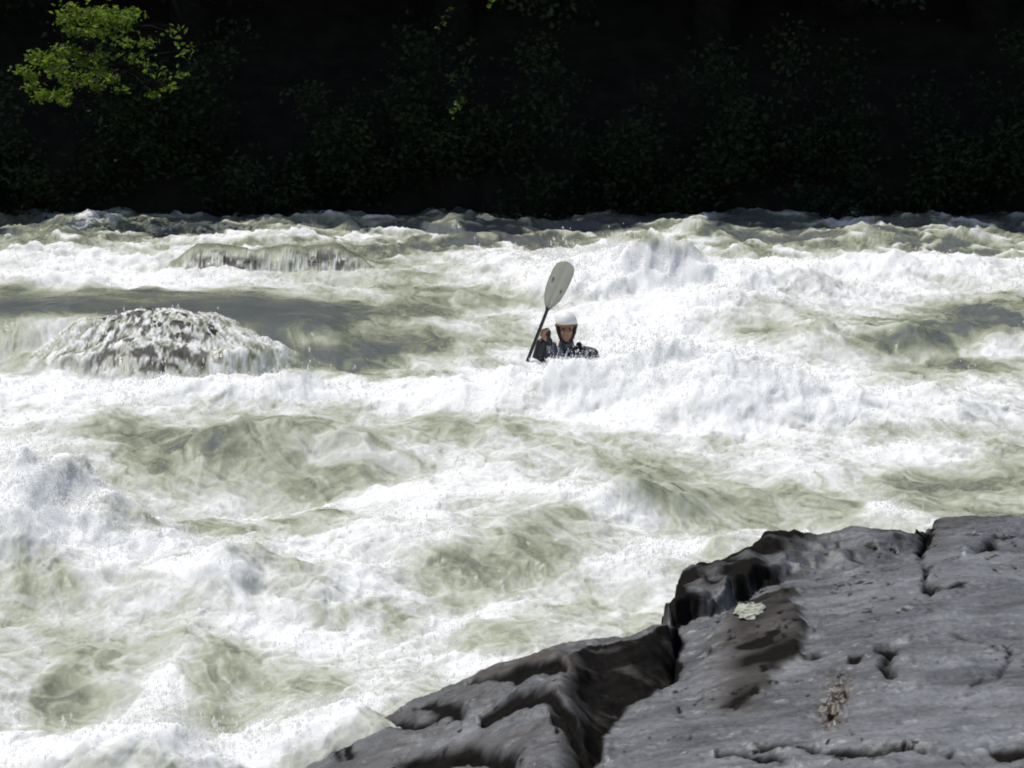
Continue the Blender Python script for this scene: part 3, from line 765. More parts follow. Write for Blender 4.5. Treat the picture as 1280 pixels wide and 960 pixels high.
    for a in range(n_r):
        for k in range(n_a):
            an = 2 * math.pi * k / n_a
            rr = (a / (n_r - 1)) * (1 + 0.16 * math.sin(3 * an + 1) + 0.09 * math.sin(7 * an) + 0.06 * math.sin(13 * an + 2))
            x = c[0] + 0.066 * rr * math.cos(an); y = c[1] + 0.21 * rr * math.sin(an)
            Vv.append((x, y, zat(x, y) + (0.008 if a < n_r - 1 else -0.004)))
    for a in range(n_r - 1):
        for k in range(n_a):
            Ff.append((a * n_a + k, a * n_a + (k + 1) % n_a, (a + 1) * n_a + (k + 1) % n_a, (a + 1) * n_a + k))
    me = mesh_np('lichen', np.array(Vv), np.array(Ff))
    mt, nt, N, L, b = new_mat('pale_lichen')
    tc = N.new('ShaderNodeTexCoord'); nn = N.new('ShaderNodeTexNoise'); nn.inputs['Scale'].default_value = 32; nn.inputs['Detail'].default_value = 6
    L.new(tc.outputs['Object'], nn.inputs['Vector'])
    r = ramp(N, [(0.38, (0.10, 0.10, 0.085)), (0.5, (0.34, 0.36, 0.29)), (0.65, (0.48, 0.50, 0.42))])
    L.new(nn.outputs['Fac'], r.inputs['Fac']); L.new(r.outputs['Color'], b.inputs['Base Color']); b.inputs['Roughness'].default_value = 0.9
    lo = link('lichen', me, mt, objs[0])
    lo['label'] = 'pale green round lichen spot on the grey slab'


build_bedrock()


# ------------------------------------------------------------------ far bank and forest
BANK_Y = 37.6


def build_bank():
    n = 160
    X, T = np.meshgrid(np.linspace(-45, 45, 260), np.linspace(0, 1, n))
    Y = BANK_Y - 0.6 + T ** 1.6 * 60 + fbm(X * 0.25, T * 0, 3, 401) * 0.5
    d = Y - (BANK_Y - 0.6)
    z = -0.6 + 1.1 * sstep(d, 0, 1.4) + np.clip(d - 0.8, 0, None) * 0.62 + fbm(X * 0.5, Y * 0.5, 4, 403) * 0.25
    me = mesh_np('far_bank', np.stack([X, Y, z], -1).reshape(-1, 3), grid_faces(n, 260))
    tag(link('far_bank', me, M_SOIL), kind='structure')


build_bank()


def bank_z(x, y):
    d = y - (BANK_Y - 0.6)
    t = min(1, max(0, d / 1.4)); s = t * t * (3 - 2 * t)
    return -0.6 + 1.1 * s + max(0, d - 0.8) * 0.62


def tube_arrays(paths, sides=8):
    Vs, Fs, off = [], [], 0
    for pts, rads in paths:
        pts = [np.array(p, float) for p in pts]
        n = len(pts)
        for i, (p, r) in enumerate(zip(pts, rads)):
            d = pts[min(i + 1, n - 1)] - pts[max(i - 1, 0)]
            d = d / (np.linalg.norm(d) + 1e-9)
            a = np.cross(d, [0.31, 0.9, 0.2]); a /= np.linalg.norm(a) + 1e-9
            b = np.cross(d, a)
            for k in range(sides):
                an = 2 * math.pi * k / sides
                Vs.append(p + r * (math.cos(an) * a + math.sin(an) * b))
        for i in range(n - 1):
            for k in range(sides):
                k2 = (k + 1) % sides
                Fs.append((off + i * sides + k, off + i * sides + k2, off + (i + 1) * sides + k2, off + (i + 1) * sides + k))
        off += n * sides
    return np.array(Vs), np.array(Fs)


# sunny gaps in the canopy: rays from lit sprays of leaves towards the sun
GAPS = [(at_y(80, 78, 36.2), 0.85), (at_y(125, 18, 36.2), 0.62), (at_y(563, 140, 37.0), 0.25), (at_y(548, 32, 37.0), 0.25), (at_y(612, 5, 37.2), 0.2)]


def leaves(name, C, size, tone, mat, parent, down=0.4, gaps=True):
    """one bent diamond leaf per centre point"""
    C = np.asarray(C, float); n = len(C)
    size = np.broadcast_to(size, (n,)).copy(); tone = np.broadcast_to(tone, (n,)).copy()
    if gaps:
        keep = np.ones(n, bool)
        for p, rad in GAPS:
            w = C - p; tt = w @ SUN_DIR
            dist = np.linalg.norm(w - tt[:, None] * SUN_DIR, axis=1)
            keep &= ~((tt > 0.5) & (dist < rad + 0.15))
        C, size, tone = C[keep], size[keep], tone[keep]; n = len(C)
    a = RNG.normal(size=(n, 3)); a[:, 2] = a[:, 2] * 0.5 - down; a /= np.linalg.norm(a, axis=1)[:, None]
    b = RNG.normal(size=(n, 3)); b -= (b * a).sum(1)[:, None] * a; b /= np.linalg.norm(b, axis=1)[:, None]
    c = np.cross(a, b)
    s = size[:, None]
    V = np.stack([C - a * s * 0.5, C + b * s * 0.30 + c * s * 0.08, C + a * s * 0.55, C - b * s * 0.30 + c * s * 0.08], 1)
    F = np.arange(n * 4).reshape(n, 4)
    me = mesh_np(name, V.reshape(-1, 3), F, smooth=False)
    attr(me, 'tone', np.repeat(np.clip(tone + RNG.normal(0, 0.12, n), 0, 1), 4))
    return link(name, me, mat, parent)


def clump_points(centre, rad, n, flat=0.6):
    p = RNG.normal(size=(n, 3)) * np.array([rad, rad, rad * flat]) * 0.55
    return p + np.asarray(centre)


def tree(x, y, h, rad, label, seed, low=1.2, group='trees on the far bank'):
    rnd = random.Random(seed)
    z0 = bank_z(x, y) - 0.3
    root = empty('forest_tree', (x, y, z0))
    tag(root, label, 'tree', group)
    lean = rnd.uniform(-0.06, 0.06)
    r0 = 0.16 + h * 0.011
    tp = [(lean * k * h / 6 + rnd.uniform(-.1, .1), -0.02 * k * h / 6, h * 0.92 * k / 6) for k in range(7)]
    tr = [r0 * (1.25 if k == 0 else 1 - k / 7.2) for k in range(7)]
    paths = [(tp, tr)]
    C, S, T = [], [], []
    nb = 26
    for k in range(nb):
        f = low / h + (0.95 - low / h) * k / (nb - 1)
        az = rnd.uniform(0, 2 * math.pi) if k > 9 else rnd.uniform(math.pi, 2 * math.pi)
        ln = rad * (1.0 - 0.55 * max(0, f - 0.35)) * rnd.uniform(0.65, 1.15)
        zz = f * h
        base = np.array([lean * zz, 0, zz])
        droop = rnd.uniform(-0.30, 0.02) if f < 0.35 else rnd.uniform(-0.05, 0.35)
        tip = base + np.array([math.cos(az) * ln, math.sin(az) * ln, droop * ln])
        mid = (base + tip) / 2 + np.array([0, 0, 0.10 * ln])
        paths.append(([base, mid, tip], [r0 * 0.28, r0 * 0.16, 0.012]))
        lowp = zz + z0 < 5.0
        for q in np.linspace(0.3, 1.05, 6):
            cpt = (1 - q) ** 2 * base + 2 * q * (1 - q) * mid + q * q * tip
            m = 75 if lowp else 62
            C.append(clump_points(cpt, 0.16 + 0.30 * ln * 0.34, m, 0.55))
            S.append(np.full(m, 0.10 if lowp else 0.46) * RNG.uniform(0.7, 1.3, m))
            T.append(np.full(m, rnd.uniform(0.1, 0.9)))
    V, F = tube_arrays(paths)
    link('trunk', mesh_np('trunk', V, F), M_BARK, root)
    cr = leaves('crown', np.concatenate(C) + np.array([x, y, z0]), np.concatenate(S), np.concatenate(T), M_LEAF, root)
    cr.matrix_parent_inverse = Matrix.Translation((-x, -y, -z0))
    return root


WHERE = ['far left, outermost of the dark forest trees', 'behind the sunlit branch', 'just right of the sunlit branch', 'left of the paddler and its lit sprigs', 'behind the tiny lit sprigs',
         'straight behind the raised paddle', 'above the white mass right of the paddler', 'right of the paddler, over the far crests', 'above the tall crests at right', 'far right, outermost of the dark forest trees']
xs = [-9.4, -6.9, -4.6, -2.9, -0.9, 1.0, 2.9, 4.9, 6.9, 9.2]
for i, x in enumerate(xs):
    tree(x, 41.2 + [0.2, 1.0, -0.2, 0.8, 0, 0.7, -0.3, 0.6, 0.1, 0.8][i], 10.5 + (i * 37 % 5) * 0.6, 3.1, 'shaded dark green tree ' + WHERE[i], 500 + i)
# the row behind only shows as dark crowns between the front trees
for i, x in enumerate([-13.5, -8.0, -3.6, 0.2, 4.0, 8.2, 13.0]):
    tree(x, 44.5 + (i % 3) * 0.7, 14 + i % 4, 3.6, 'deep shaded tree in the second row of the forest, ' + ['beyond the left edge', 'behind the sunlit branch', 'left of the tiny lit sprigs', 'behind the paddle', 'over the far crests', 'behind the right crests', 'beyond the right edge'][i], 600 + i, group='trees of the second row')


def shrub(x, y, rad, h, label, seed):
    z0 = bank_z(x, y)
    root = empty('bank_shrub', (x, y, z0)); tag(root, label, 'shrub', 'shrubs along the far waterline')
    rnd = random.Random(seed)
    paths, C = [], []
    for k in range(17):
        az = rnd.uniform(0, 2 * math.pi); ln = rad * rnd.uniform(0.5, 1.1)
        tip = np.array([math.cos(az) * ln, math.sin(az) * ln * 0.7, h * rnd.uniform(0.12, 1.0)])
        paths.append(([(0, 0, -0.1), tip * np.array([.4, .4, .65]), tip], [0.03, 0.02, 0.006]))
        for q in (0.55, 0.8, 1.0, 1.1):
            C.append(clump_points(tip * q * np.array([1, 1, 0.4 + 0.6 * q]), 0.30, 60, 0.7))
    V, F = tube_arrays(paths, 6)
    link('stem', mesh_np('stem', V, F), M_BARK, root)
    C = np.concatenate(C)
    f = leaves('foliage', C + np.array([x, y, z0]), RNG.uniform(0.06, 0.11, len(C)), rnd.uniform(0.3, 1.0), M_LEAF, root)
    f.matrix_parent_inverse = Matrix.Translation((-x, -y, -z0))


SH = [(-7.9, 'far left under the sunlit branch'), (-6.3, 'below the hanging sunlit leaves'), (-4.9, 'right of the sunlit branch'), (-3.3, 'left of the pale rounded shrub'), (-1.8, 'pale and rounded, left of the paddle'),
      (-0.5, 'under the tiny lit sprigs'), (0.8, 'straight behind the paddle blade'), (2.2, 'above the white mass behind the paddler'), (3.7, 'above the first tall far crest'), (5.2, 'between the tall far crests'), (6.5, 'above the rightmost tall crest'), (8.0, 'far right at the water edge')]
for i, (x, w) in enumerate(SH):
    shrub(x, 37.7 + (i % 3) * 0.25, 1.05 + 0.2 * (i % 2), 1.0 + 0.35 * ((i * 7) % 3), 'low dark shrub on the far bank, ' + w, 700 + i)


def sunlit_tree():
    """a young tree leaning over the water whose outer sprays catch the sun"""
    x, y = -4.9, 39.8
    z0 = bank_z(x, y) - 0.2
    root = empty('leaning_tree', (x, y, z0))
    tag(root, 'young tree with bright yellow green leaves catching the sun at upper left', 'tree')
    org = np.array([x, y, z0])
    # sprays read from the photograph (pixel centre, radius px, leaf count)
    SP = [(95, 15, 22, 60), (118, 20, 22, 70), (140, 18, 20, 60), (165, 18, 14, 36), (84, 24, 14, 36), (92, 38, 14, 34), (112, 40, 16, 40), (150, 30, 16, 32), (158, 54, 12, 14), (182, 54, 12, 22),
          (50, 72, 16, 50), (65, 80, 18, 60), (84, 64, 18, 60), (78, 92, 15, 40), (28, 88, 11, 34), (40, 96, 10, 22), (38, 108, 10, 24), (55, 120, 14, 40), (78, 118, 12, 36), (92, 104, 13, 30), (108, 96, 16, 36), (125, 88, 12, 24), (138, 98, 11, 24),
          (105, 78, 14, 30), (120, 108, 12, 22), (125, 70, 12, 20), (192, 118, 9, 16), (212, 110, 9, 12), (140, 48, 16, 12), (185, 82, 10, 7), (230, 95, 9, 6), (80, 128, 8, 16), (128, 40, 12, 22), (172, 72, 18, 14), (205, 92, 16, 12), (232, 62, 18, 10), (150, 112, 12, 10), (215, 40, 16, 10)]
    C, paths = [], []
    trunk = [np.array(p) - org for p in ([x, y, z0], [x - 0.2, y - 0.3, z0 + 1.0], at_y(235, 40, 38.2), at_y(190, -60, 37.4))]
    paths.append((trunk, [0.07, 0.055, 0.04, 0.02]))
    hub1, hub2 = at_y(150, 84, 37.2) - org, at_y(160, 34, 37.2) - org
    for hb in (hub1, hub2):
        paths.append(([trunk[2], (trunk[2] + hb) / 2 + np.array([0, 0, .08]), hb], [0.028, 0.02, 0.012]))
    for px, py, rp, n in SP:
        Y = 36.2 + random.uniform(-0.35, 0.35)
        c = at_y(px, py, Y)
        C.append(clump_points(c, rp / 96 * 0.95, int(n * 2.4), 0.55))
        hb = hub1 if py > 55 else hub2
        e = c - org
        paths.append(([hb, (hb + e) / 2 + np.array([0, 0, 0.05]), e], [0.009, 0.006, 0.003]))
    V, F = tube_arrays(paths, 6)
    link('trunk', mesh_np('trunk', V, F), M_BARK, root)
    C = np.concatenate(C)
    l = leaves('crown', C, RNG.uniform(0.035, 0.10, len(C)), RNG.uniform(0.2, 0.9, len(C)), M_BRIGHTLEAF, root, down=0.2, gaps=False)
    l.matrix_parent_inverse = Matrix.Translation((-x, -y, -z0))


sunlit_tree()


def sprig(px, py, Y, rp, n, label):
    c = at_y(px, py, Y)
    org = c + np.array([0.35, 0.9, 0.25])
    root = empty('lit_sprig', tuple(org)); tag(root, label, 'branch', 'small lit sprigs in the dark forest')
    V, F = tube_arrays([([(0, 0, 0), (c - org) * 0.5 + np.array([0, 0, .06]), c - org], [0.02, 0.012, 0.004])], 6)
    link('twig', mesh_np('twig', V, F), M_BARK, root)
    q = RNG.uniform(0.45, 1.08, n); C = org + (c - org) * q[:, None] + np.array([0, 0, 0.06]) * np.sin(q * 3)[:, None] + RNG.normal(0, 0.03, (n, 3))
    l = leaves('foliage', C, RNG.uniform(0.05, 0.09, len(C)), 0.4, M_BRIGHTLEAF, root, gaps=False)
    l.matrix_parent_inverse = Matrix.Translation(tuple(-org))


sprig(565, 140, 37.0, 17, 26, 'tiny yellow green sprig, lowest of the lit ones in the middle of the forest')
sprig(548, 32, 37.0, 12, 16, 'tiny lit sprig high in the forest, left of the topmost one')
sprig(612, 4, 37.2, 8, 12, 'tiny lit sprig cut by the top edge of the photo')


# ------------------------------------------------------------------ the paddler
def bake(obj):
    dg = bpy.context.evaluated_depsgraph_get()
    me = bpy.data.meshes.new_from_object(obj.evaluated_get(dg))
    old = obj.data; obj.modifiers.clear(); obj.data = me
    bpy.data.meshes.remove(old)
    me.polygons.foreach_set('use_smooth', np.ones(len(me.polygons), bool))
    return obj


def blend_volume(name, prims, voxel, mat, parent=None, smooth=6):
    """ellipsoids ('e', centre, radii, rot) and tapered capsules ('c', a, ra, b, rb) fused into one skin"""
    bm = bmesh.new()
    for p in prims:
        if p[0] == 'e':
            m = Matrix.Translation(p[1]) @ (Matrix.Rotation(p[3], 4, p[4]) if len(p) > 3 else Matrix.Identity(4)) @ Matrix.Diagonal((*p[2], 1))
            bmesh.ops.create_icosphere(bm, subdivisions=3, radius=1, matrix=m)
        else:
            a, ra, b, rb = Vector(p[1]), p[2], Vector(p[3]), p[4]
            d = b - a
            q = d.to_track_quat('Z', 'Y').to_matrix().to_4x4()
            bmesh.ops.create_cone(bm, cap_ends=True, segments=20, radius1=ra, radius2=rb, depth=d.length, matrix=Matrix.Translation((a + b) / 2) @ q)
            bmesh.ops.create_icosphere(bm, subdivisions=2, radius=ra, matrix=Matrix.Translation(a))
            bmesh.ops.create_icosphere(bm, subdivisions=2, radius=rb, matrix=Matrix.Translation(b))
    me = bpy.data.meshes.new(name); bm.to_mesh(me); bm.free()
    o = link(name, me, mat, parent)
    r = o.modifiers.new('r', 'REMESH'); r.mode = 'VOXEL'; r.voxel_size = voxel
    s = o.modifiers.new('s', 'SMOOTH'); s.factor = 0.5; s.iterations = smooth
    return bake(o)


def build_paddler():
    Yk = 25.0
    hc = at_y(708, 410, Yk)
    root = empty('person', (hc[0], hc[1], hc[2] - 0.72))
    tag(root, 'paddler in white helmet and dark life vest, chest deep in foam holding up a paddle', 'person')
    O = Vector((0, 0, 0.72))     # head centre in the person's own space

    def P(px, py, dy=0.0):       # pixel and depth offset -> own space
        w = at_y(px, py, Yk + dy)
        return Vector((w[0] - hc[0], w[1] - hc[1], w[2] - hc[2] + 0.72))
    skin = simple('skin', (0.36, 0.20, 0.13), 0.5, 0.4, 0.12, 30)
    # joints
    shR, shL = Vector((-0.19, 0.03, 0.47)), Vector((0.19, 0.03, 0.47))
    hdR = P(680, 417, -0.20); elR = Vector((-0.27, -0.10, 0.37))
    elL = Vector((0.228, -0.10, 0.495)); hdL = P(652, 470, -0.22)
    pr = [
        ('e', O + Vector((0, 0.012, 0.03)), (0.076, 0.096, 0.098)),                 # skull
        ('e', O + Vector((0, -0.022, -0.045)), (0.058, 0.072, 0.078)),              # face and jaw
        ('e', O + Vector((0, -0.068, -0.098)), (0.024, 0.020, 0.018)),              # chin
        ('c', O + Vector((0, -0.094, 0.008)), 0.009, O + Vector((0, -0.108, -0.030)), 0.014),  # nose
        ('e', O + Vector((0.032, -0.078, 0.018)), (0.022, 0.012, 0.008)), ('e', O + Vector((-0.032, -0.078, 0.018)), (0.022, 0.012, 0.008)),  # brow
        ('e', O + Vector((0.036, -0.070, -0.026)), (0.020, 0.016, 0.018)), ('e', O + Vector((-0.036, -0.070, -0.026)), (0.020, 0.016, 0.018)),  # cheeks
        ('e', O + Vector((0, -0.088, -0.062)), (0.024, 0.010, 0.006)), ('e', O + Vector((0, -0.087, -0.072)), (0.020, 0.010, 0.006)),  # lips
        ('e', O + Vector((0.078, 0.01, -0.008)), (0.010, 0.020, 0.030)), ('e', O + Vector((-0.078, 0.01, -0.008)), (0.010, 0.020, 0.030)),  # ears
        ('c', O + Vector((0, 0.025, -0.06)), 0.056, Vector((0, 0.03, 0.47)), 0.066),
        ('c', shR, 0.066, shL, 0.066), ('e', (0, 0.02, 0.33), (0.18, 0.115, 0.20)), ('e', (0, 0.03, 0.08), (0.165, 0.11, 0.20)),
        ('c', shR, 0.058, elR, 0.045), ('c', elR, 0.043, hdR + Vector((0.01, 0.02, -0.03)), 0.028),
        ('c', shL, 0.058, elL, 0.045), ('c', elL, 0.043, hdL + Vector((0.05, 0.0, 0.01)), 0.028),
        ('c', (-0.09, 0.0, 0.0), 0.085, (-0.16, -0.42, 0.04), 0.06), ('c', (0.09, 0.0, 0.0), 0.085, (0.16, -0.42, 0.04), 0.06),   # thighs, under water
        ('c', (-0.16, -0.42, 0.04), 0.055, (-0.10, -0.82, -0.06), 0.04), ('c', (0.16, -0.42, 0.04), 0.055, (0.10, -0.82, -0.06), 0.04),
    ]
    ax = (P(708, 325, -0.22) - P(657, 457, -0.22)).normalized()
    # hands: palm behind the shaft, four fingers curled round it, thumb closing from the other side
    for hd, sgn in ((hdR, 1), (hdL, 1)):
        back = Vector((0, 1, 0)); sidev = ax.cross(back).normalized()
        pr.append(('e', hd + back * 0.030, (0.034, 0.020, 0.044)))
        for k, (off, ln) in enumerate(((0.030, 1.0), (0.010, 1.08), (-0.010, 1.0), (-0.029, 0.82))):
            c = hd + ax * off
            ring = [c + (sidev * math.cos(t) + back * math.sin(t)) * (0.026 * (1 if ln > .9 else .95)) for t in (R(60), R(5), R(-55), R(-115 * ln))]
            for a, b, r1, r2 in zip(ring[:-1], ring[1:], (0.0098, 0.0092, 0.0085), (0.0092, 0.0085, 0.0075)):
                pr.append(('c', a, r1, b, r2))
        c = hd + ax * 0.045
        ring = [hd + ax * 0.02 + (sidev * math.cos(t) + back * math.sin(t)) * 0.027 for t in (R(120),)] + [c + (sidev * math.cos(t) + back * math.sin(t)) * 0.025 for t in (R(175), R(230))]
        for a, b in zip(ring[:-1], ring[1:]):
            pr.append(('c', a, 0.012, b, 0.009))
    blend_volume('body', pr, 0.0055, skin, root, 3)
    # eyes
    for s in (-1, 1):
        bm = bmesh.new(); bmesh.ops.create_icosphere(bm, subdivisions=2, radius=0.011, matrix=Matrix.Translation(O + Vector((0.031 * s, -0.083, 0.004))))
        me = bpy.data.meshes.new('eye'); bm.to_mesh(me); bm.free()
        link('eye', me, simple('eye_dark', (0.03, 0.025, 0.02), 0.2, 0.5), root)
    # jacket with long sleeves, life vest over it
    jk = simple('dark_jacket', (0.075, 0.092, 0.118), 0.5, 0.4, 0.75, 22, 0.5)
    blend_volume('jacket', [
        ('c', shR, 0.082, shL, 0.082), ('e', (0, 0.02, 0.33), (0.195, 0.130, 0.20)), ('e', (0, 0.03, 0.10), (0.18, 0.125, 0.20)),
        ('c', (0, 0.028, 0.50), 0.078, (0, 0.024, 0.585), 0.070),
        ('c', shR, 0.074, elR, 0.060), ('c', elR, 0.058, elR.lerp(hdR, 0.62), 0.044),
        ('c', shL, 0.074, elL, 0.054), ('c', elL, 0.058, elL.lerp(hdL, 0.8), 0.040)], 0.007, jk, root, 5)
    # dark elbow pad and cuffs of neoprene
    neo = simple('black_neoprene', (0.022, 0.022, 0.026), 0.55, 0.4, 0.2)
    blend_volume('cuff', [('c', elR.lerp(hdR, -0.1), 0.070, elR.lerp(hdR, 0.72), 0.050)], 0.006, neo, root, 3)
    blend_volume('cuff', [('e', elL + Vector((0.0, -0.012, 0.0)), (0.064, 0.066, 0.060))], 0.006, neo, root, 3)
    blend_volume('glove', [('e', hdR + Vector((0.024, 0.034, -0.004)), (0.040, 0.026, 0.054)), ('c', hdR + Vector((0.02, .03, -.03)), 0.034, hdR + Vector((0.045, 0.05, -0.085)), 0.036)], 0.005, neo, root, 3)
    vest = simple('navy_vest', (0.028, 0.034, 0.060), 0.7, 0.3, 0.3, 16, 0.4)
    v = blend_volume('life_vest', [('e', (0, -0.035, 0.365), (0.185, 0.135, 0.165)), ('e', (0, 0.09, 0.34), (0.185, 0.10, 0.17)),
                                   ('c', (-0.105, -0.105, 0.45), 0.034, (-0.115, 0.03, 0.565), 0.028), ('c', (0.105, -0.105, 0.45), 0.034, (0.115, 0.03, 0.565), 0.028)], 0.008, vest, root, 4)
    pale = simple('pale_webbing', (0.55, 0.58, 0.58), 0.6, 0.3, 0.1)
    for x, z, w, h, r in ((-0.06, 0.445, .024, .075, 12), (0.02, 0.435, .020, .08, -10), (0.075, 0.425, .024, .07, 20), (0.0, 0.375, .14, .018, 3)):
        bm = bmesh.new()
        bmesh.ops.create_cube(bm, size=1, matrix=Matrix.Translation((x, -0.03 - 0.135 * math.sqrt(max(0.05, 1 - (x / .185) ** 2 - ((z - .365) / .165) ** 2)) - 0.004, z)) @ Matrix.Rotation(R(r), 4, 'Y') @ Matrix.Rotation(R(-22), 4, 'X') @ Matrix.Diagonal((w, 0.012, h, 1)))
        bmesh.ops.bevel(bm, geom=bm.edges[:], offset=0.003, segments=2)
        me = bpy.data.meshes.new('strap'); bm.to_mesh(me); bm.free()
        link('strap', me, pale, v)
    # helmet: shell cut above the brow with ear pieces, tan rim, chin strap
    white = simple('helmet_white', (0.88, 0.88, 0.87), 0.5, 0.4, 0.02)
    hel = empty('helmet_pivot', (0, 0, 0)); bpy.data.objects.remove(hel)
    bm = bmesh.new()
    bmesh.ops.create_uvsphere(bm, u_segments=40, v_segments=28, radius=1, matrix=Matrix.Translation(O + Vector((0, 0.016, 0.040))) @ Matrix.Diagonal((0.099, 0.120, 0.112, 1)))
    dele = [f for f in bm.faces if (f.calc_center_median().z < O.z + (0.038 if f.calc_center_median().y < 0.0 else (0.038 - 0.9 * f.calc_center_median().y if f.calc_center_median().y < 0.06 else -0.02)))]
    bmesh.ops.delete(bm, geom=dele, context='FACES')
    bmesh.ops.solidify(bm, geom=bm.faces[:], thickness=0.010)
    me = bpy.data.meshes.new('helmet'); bm.to_mesh(me); bm.free()
    me.polygons.foreach_set('use_smooth', np.ones(len(me.polygons), bool))
    helmet = link('helmet', me, white, root)
    tan = simple('tan_rim', (0.30, 0.17, 0.06), 0.6, 0.3, 0.1)
    rim = [(O.x + 0.098 * math.sin(a), O.y + 0.016 - 0.119 * math.cos(a), O.z + 0.034 - 0.035 * max(0, abs(a) - 1.3)) for a in np.linspace(-1.75, 1.75, 31)]
    V, F = tube_arrays([(rim, [0.0085] * 31)], 8)
    link('rim', mesh_np('rim', V, F), tan, helmet)
    for s in (-1, 1):
        st = [O + Vector((0.082 * s, -0.020, 0.025)), O + Vector((0.069 * s, -0.038, -0.035)), O + Vector((0.052 * s, -0.050, -0.088)), O + Vector((0.028 * s, -0.064, -0.124)), O + Vector((0, -0.068, -0.130))]
        V, F = tube_arrays([(st, [0.018, 0.019, 0.016, 0.011, 0.009])], 10)
        link('chin_strap', mesh_np('chin_strap', V, F), neo, helmet)

    # ---- paddle, held in the raised right hand: a thing of its own
    Yp = Yk - 0.22
    top = Vector(at_y(708, 326, Yp)); foot = Vector(at_y(657, 457, Yp)); a = (foot - top).normalized()
    L = 1.94
    mid = top + a * (L / 2)
    pad = empty('kayak_paddle', tuple(mid)); tag(pad, 'grey bladed paddle with dark shaft raised above the white helmet', 'paddle')
    zax = -a
    xax = Vector((0, 1, 0)).cross(zax).normalized() * 1.0
    yax = zax.cross(xax).normalized()
    B = Matrix((xax, yax, zax)).transposed().to_4x4()
    carbon = simple('dark_shaft', (0.012, 0.012, 0.014), 0.35, 0.5, 0.2)
    V, F = tube_arrays([([Vector((0, 0, -0.515)), Vector((0, 0, -0.2)), Vector((0, 0, 0.2)), Vector((0, 0, 0.515))], [0.0155] * 4)], 14)
    V = (np.array(B.to_3x3()) @ V.T).T
    link('shaft', mesh_np('shaft', V, F), carbon, pad)
    bl = simple('blade_grey', (0.47, 0.46, 0.385), 0.45, 0.4, 0.08, 12)
    prof = [(0.0, 0.014, 0.014), (0.03, .030, .026), (0.07, .055, .052), (0.12, .078, .074), (0.20, .095, .088), (0.29, .101, .096), (0.38, .099, .094), (0.43, .088, .084), (0.458, .066, .062), (0.473, .034, .032), (0.477, .006, .006)]
    for s, twist in ((1, 8), (-1, 50)):
        Vb = []; nw = 12
        for side in (1, -1):
            for (h, wl, wr) in prof:
                for k in range(nw + 1):
                    u = -1 + 2 * k / nw
                    wdt = wl if u < 0 else wr
                    xx = u * wdt + 0.012 * (h / 0.47)
                    spine = 0.016 * math.exp(-(u / 0.16) ** 2) * (1 - 0.55 * h / 0.48)
                    th = (0.0035 + spine) * (1 - abs(u) ** 6 * 0.8)
                    dish = 0.020 * (1 - u * u) - 0.03 * (h / .47) ** 2
                    Vb.append((xx, dish * 0.8 + side * th, s * (0.49 + h)))
        nr = len(prof); Fb = []
        for side in range(2):
            for i in range(nr - 1):
                for k in range(nw):
                    o0 = side * nr * (nw + 1) + i * (nw + 1) + k
                    Fb.append((o0, o0 + 1, o0 + nw + 2, o0 + nw + 1) if side == 0 else (o0, o0 + nw + 1, o0 + nw + 2, o0 + 1))
        off = nr * (nw + 1)
        for i in range(nr - 1):
            for k in (0, nw):
                o0 = i * (nw + 1) + k
                Fb.append((o0, o0 + nw + 1, o0 + nw + 1 + off, o0 + off))
        for k in range(nw):
            o0 = (nr - 1) * (nw + 1) + k
            Fb.append((o0, o0 + 1, o0 + 1 + off, o0 + off))
        Rt = np.array((B @ Matrix.Rotation(R(twist), 4, 'Z')).to_3x3())
        Vb = (Rt @ np.array(Vb).T).T
        bo = link('blade', mesh_np('blade', Vb, np.array(Fb)), bl, pad)
        if s == 1:
            # two small dark maker's marks printed on the face
            ink = simple('mark_grey', (0.16, 0.16, 0.13), 0.6, 0.3, 0.3)
            for ux, hh, ww, hhh in ((-0.052, 0.28, 0.011, 0.030), (0.056, 0.20, 0.009, 0.022)):
                pts = [(ux + ww * math.cos(t) * (1 + .2 * math.sin(3 * t)), -0.034 - 0.0 * t, 0.49 + hh + hhh * math.sin(t)) for t in np.linspace(0, 2 * math.pi, 20, endpoint=False)]
                lo = [(p[0], 0.8 * (0.020 * (1 - (p[0] / .1) ** 2) - .03 * ((p[2] - .49) / .47) ** 2) - 0.0052, p[2]) for p in pts]
                lo.append((ux, 0.8 * (0.020 * (1 - (ux / .1) ** 2) - .03 * (hh / .47) ** 2) - 0.0056, 0.49 + hh))
                Fm = [(k, (k + 1) % 20, 20) for k in range(20)]
                Vm = (Rt @ np.array(lo).T).T
                link('mark', mesh_np('mark', Vm, np.array(Fm)), ink, bo)


build_paddler()

# ------------------------------------------------------------------ light, sky, camera
w = bpy.data.worlds.new('World'); scene.world = w; w.use_nodes = True
nt = w.node_tree
sky = nt.nodes.new('ShaderNodeTexSky'); sky.sky_type = 'NISHITA'; sky.sun_disc = False
sky.sun_elevation = SUN_EL; sky.sun_rotation = SUN_AZ % (2 * math.pi)
sky.air_density = 1.0; sky.dust_density = 2.0; sky.ozone_density = 1.0
nt.links.new(sky.outputs[0], nt.nodes['Background'].inputs['Color'])
nt.nodes['Background'].inputs['Strength'].default_value = 0.08

sd = bpy.data.lights.new('sun', 'SUN'); sd.energy = 3.4; sd.angle = R(0.5); sd.color = (1.0, 0.975, 0.925)
so = bpy.data.objects.new('sun', sd); COL.objects.link(so)
so.rotation_euler = Vector(-SUN_DIR).to_track_quat('-Z', 'Y').to_euler()
so.location = (-20, 30, 40)

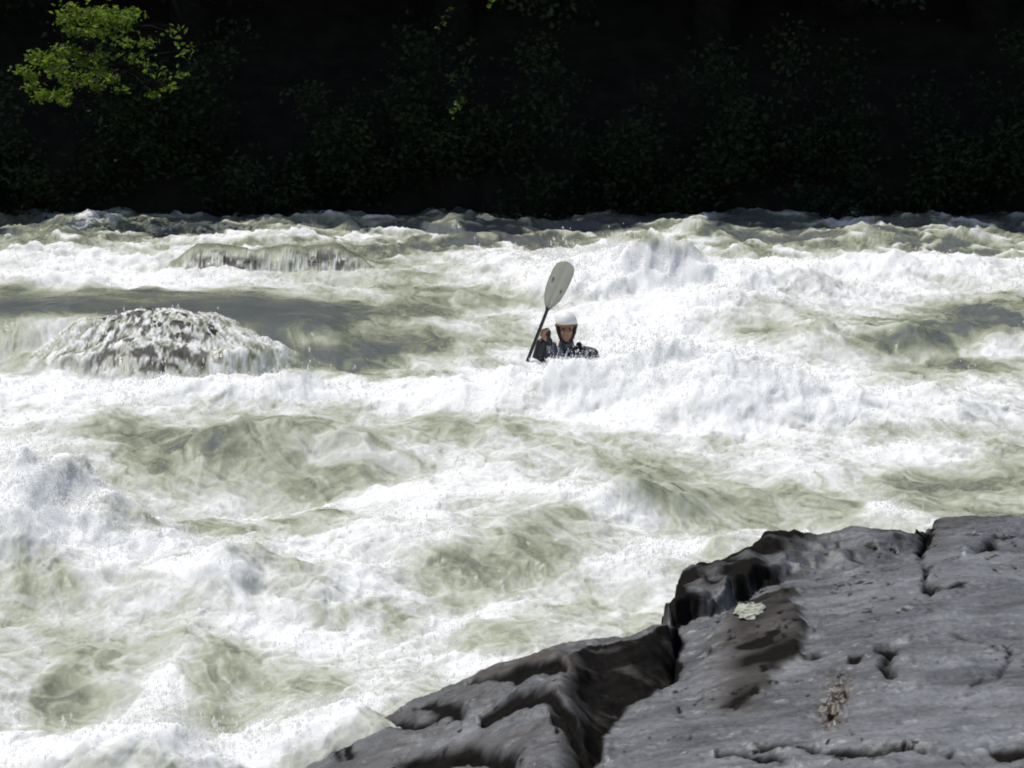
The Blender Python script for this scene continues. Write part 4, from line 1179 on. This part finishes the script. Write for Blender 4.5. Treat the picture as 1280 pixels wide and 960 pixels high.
cd = bpy.data.cameras.new('camera'); cd.sensor_width = 36; cd.lens = FPX / 1280 * 36
cd.clip_start = 0.1; cd.clip_end = 500
co = bpy.data.objects.new('camera', cd); COL.objects.link(co)
co.location = (0, 0, H); co.rotation_euler = (math.pi / 2 - TH, 0, 0)
cd.dof.use_dof = True; cd.dof.focus_distance = 24.0; cd.dof.aperture_fstop = 13
scene.camera = co

scene.view_settings.view_transform = 'Standard'; scene.view_settings.look = 'None'
scene.view_settings.exposure = -0.10; scene.view_settings.gamma = 1
scene.cycles.use_denoising = True
scene.cycles.max_bounces = 8
scene.cycles.sample_clamp_indirect = 4
scene.cycles.filter_width = 1.9
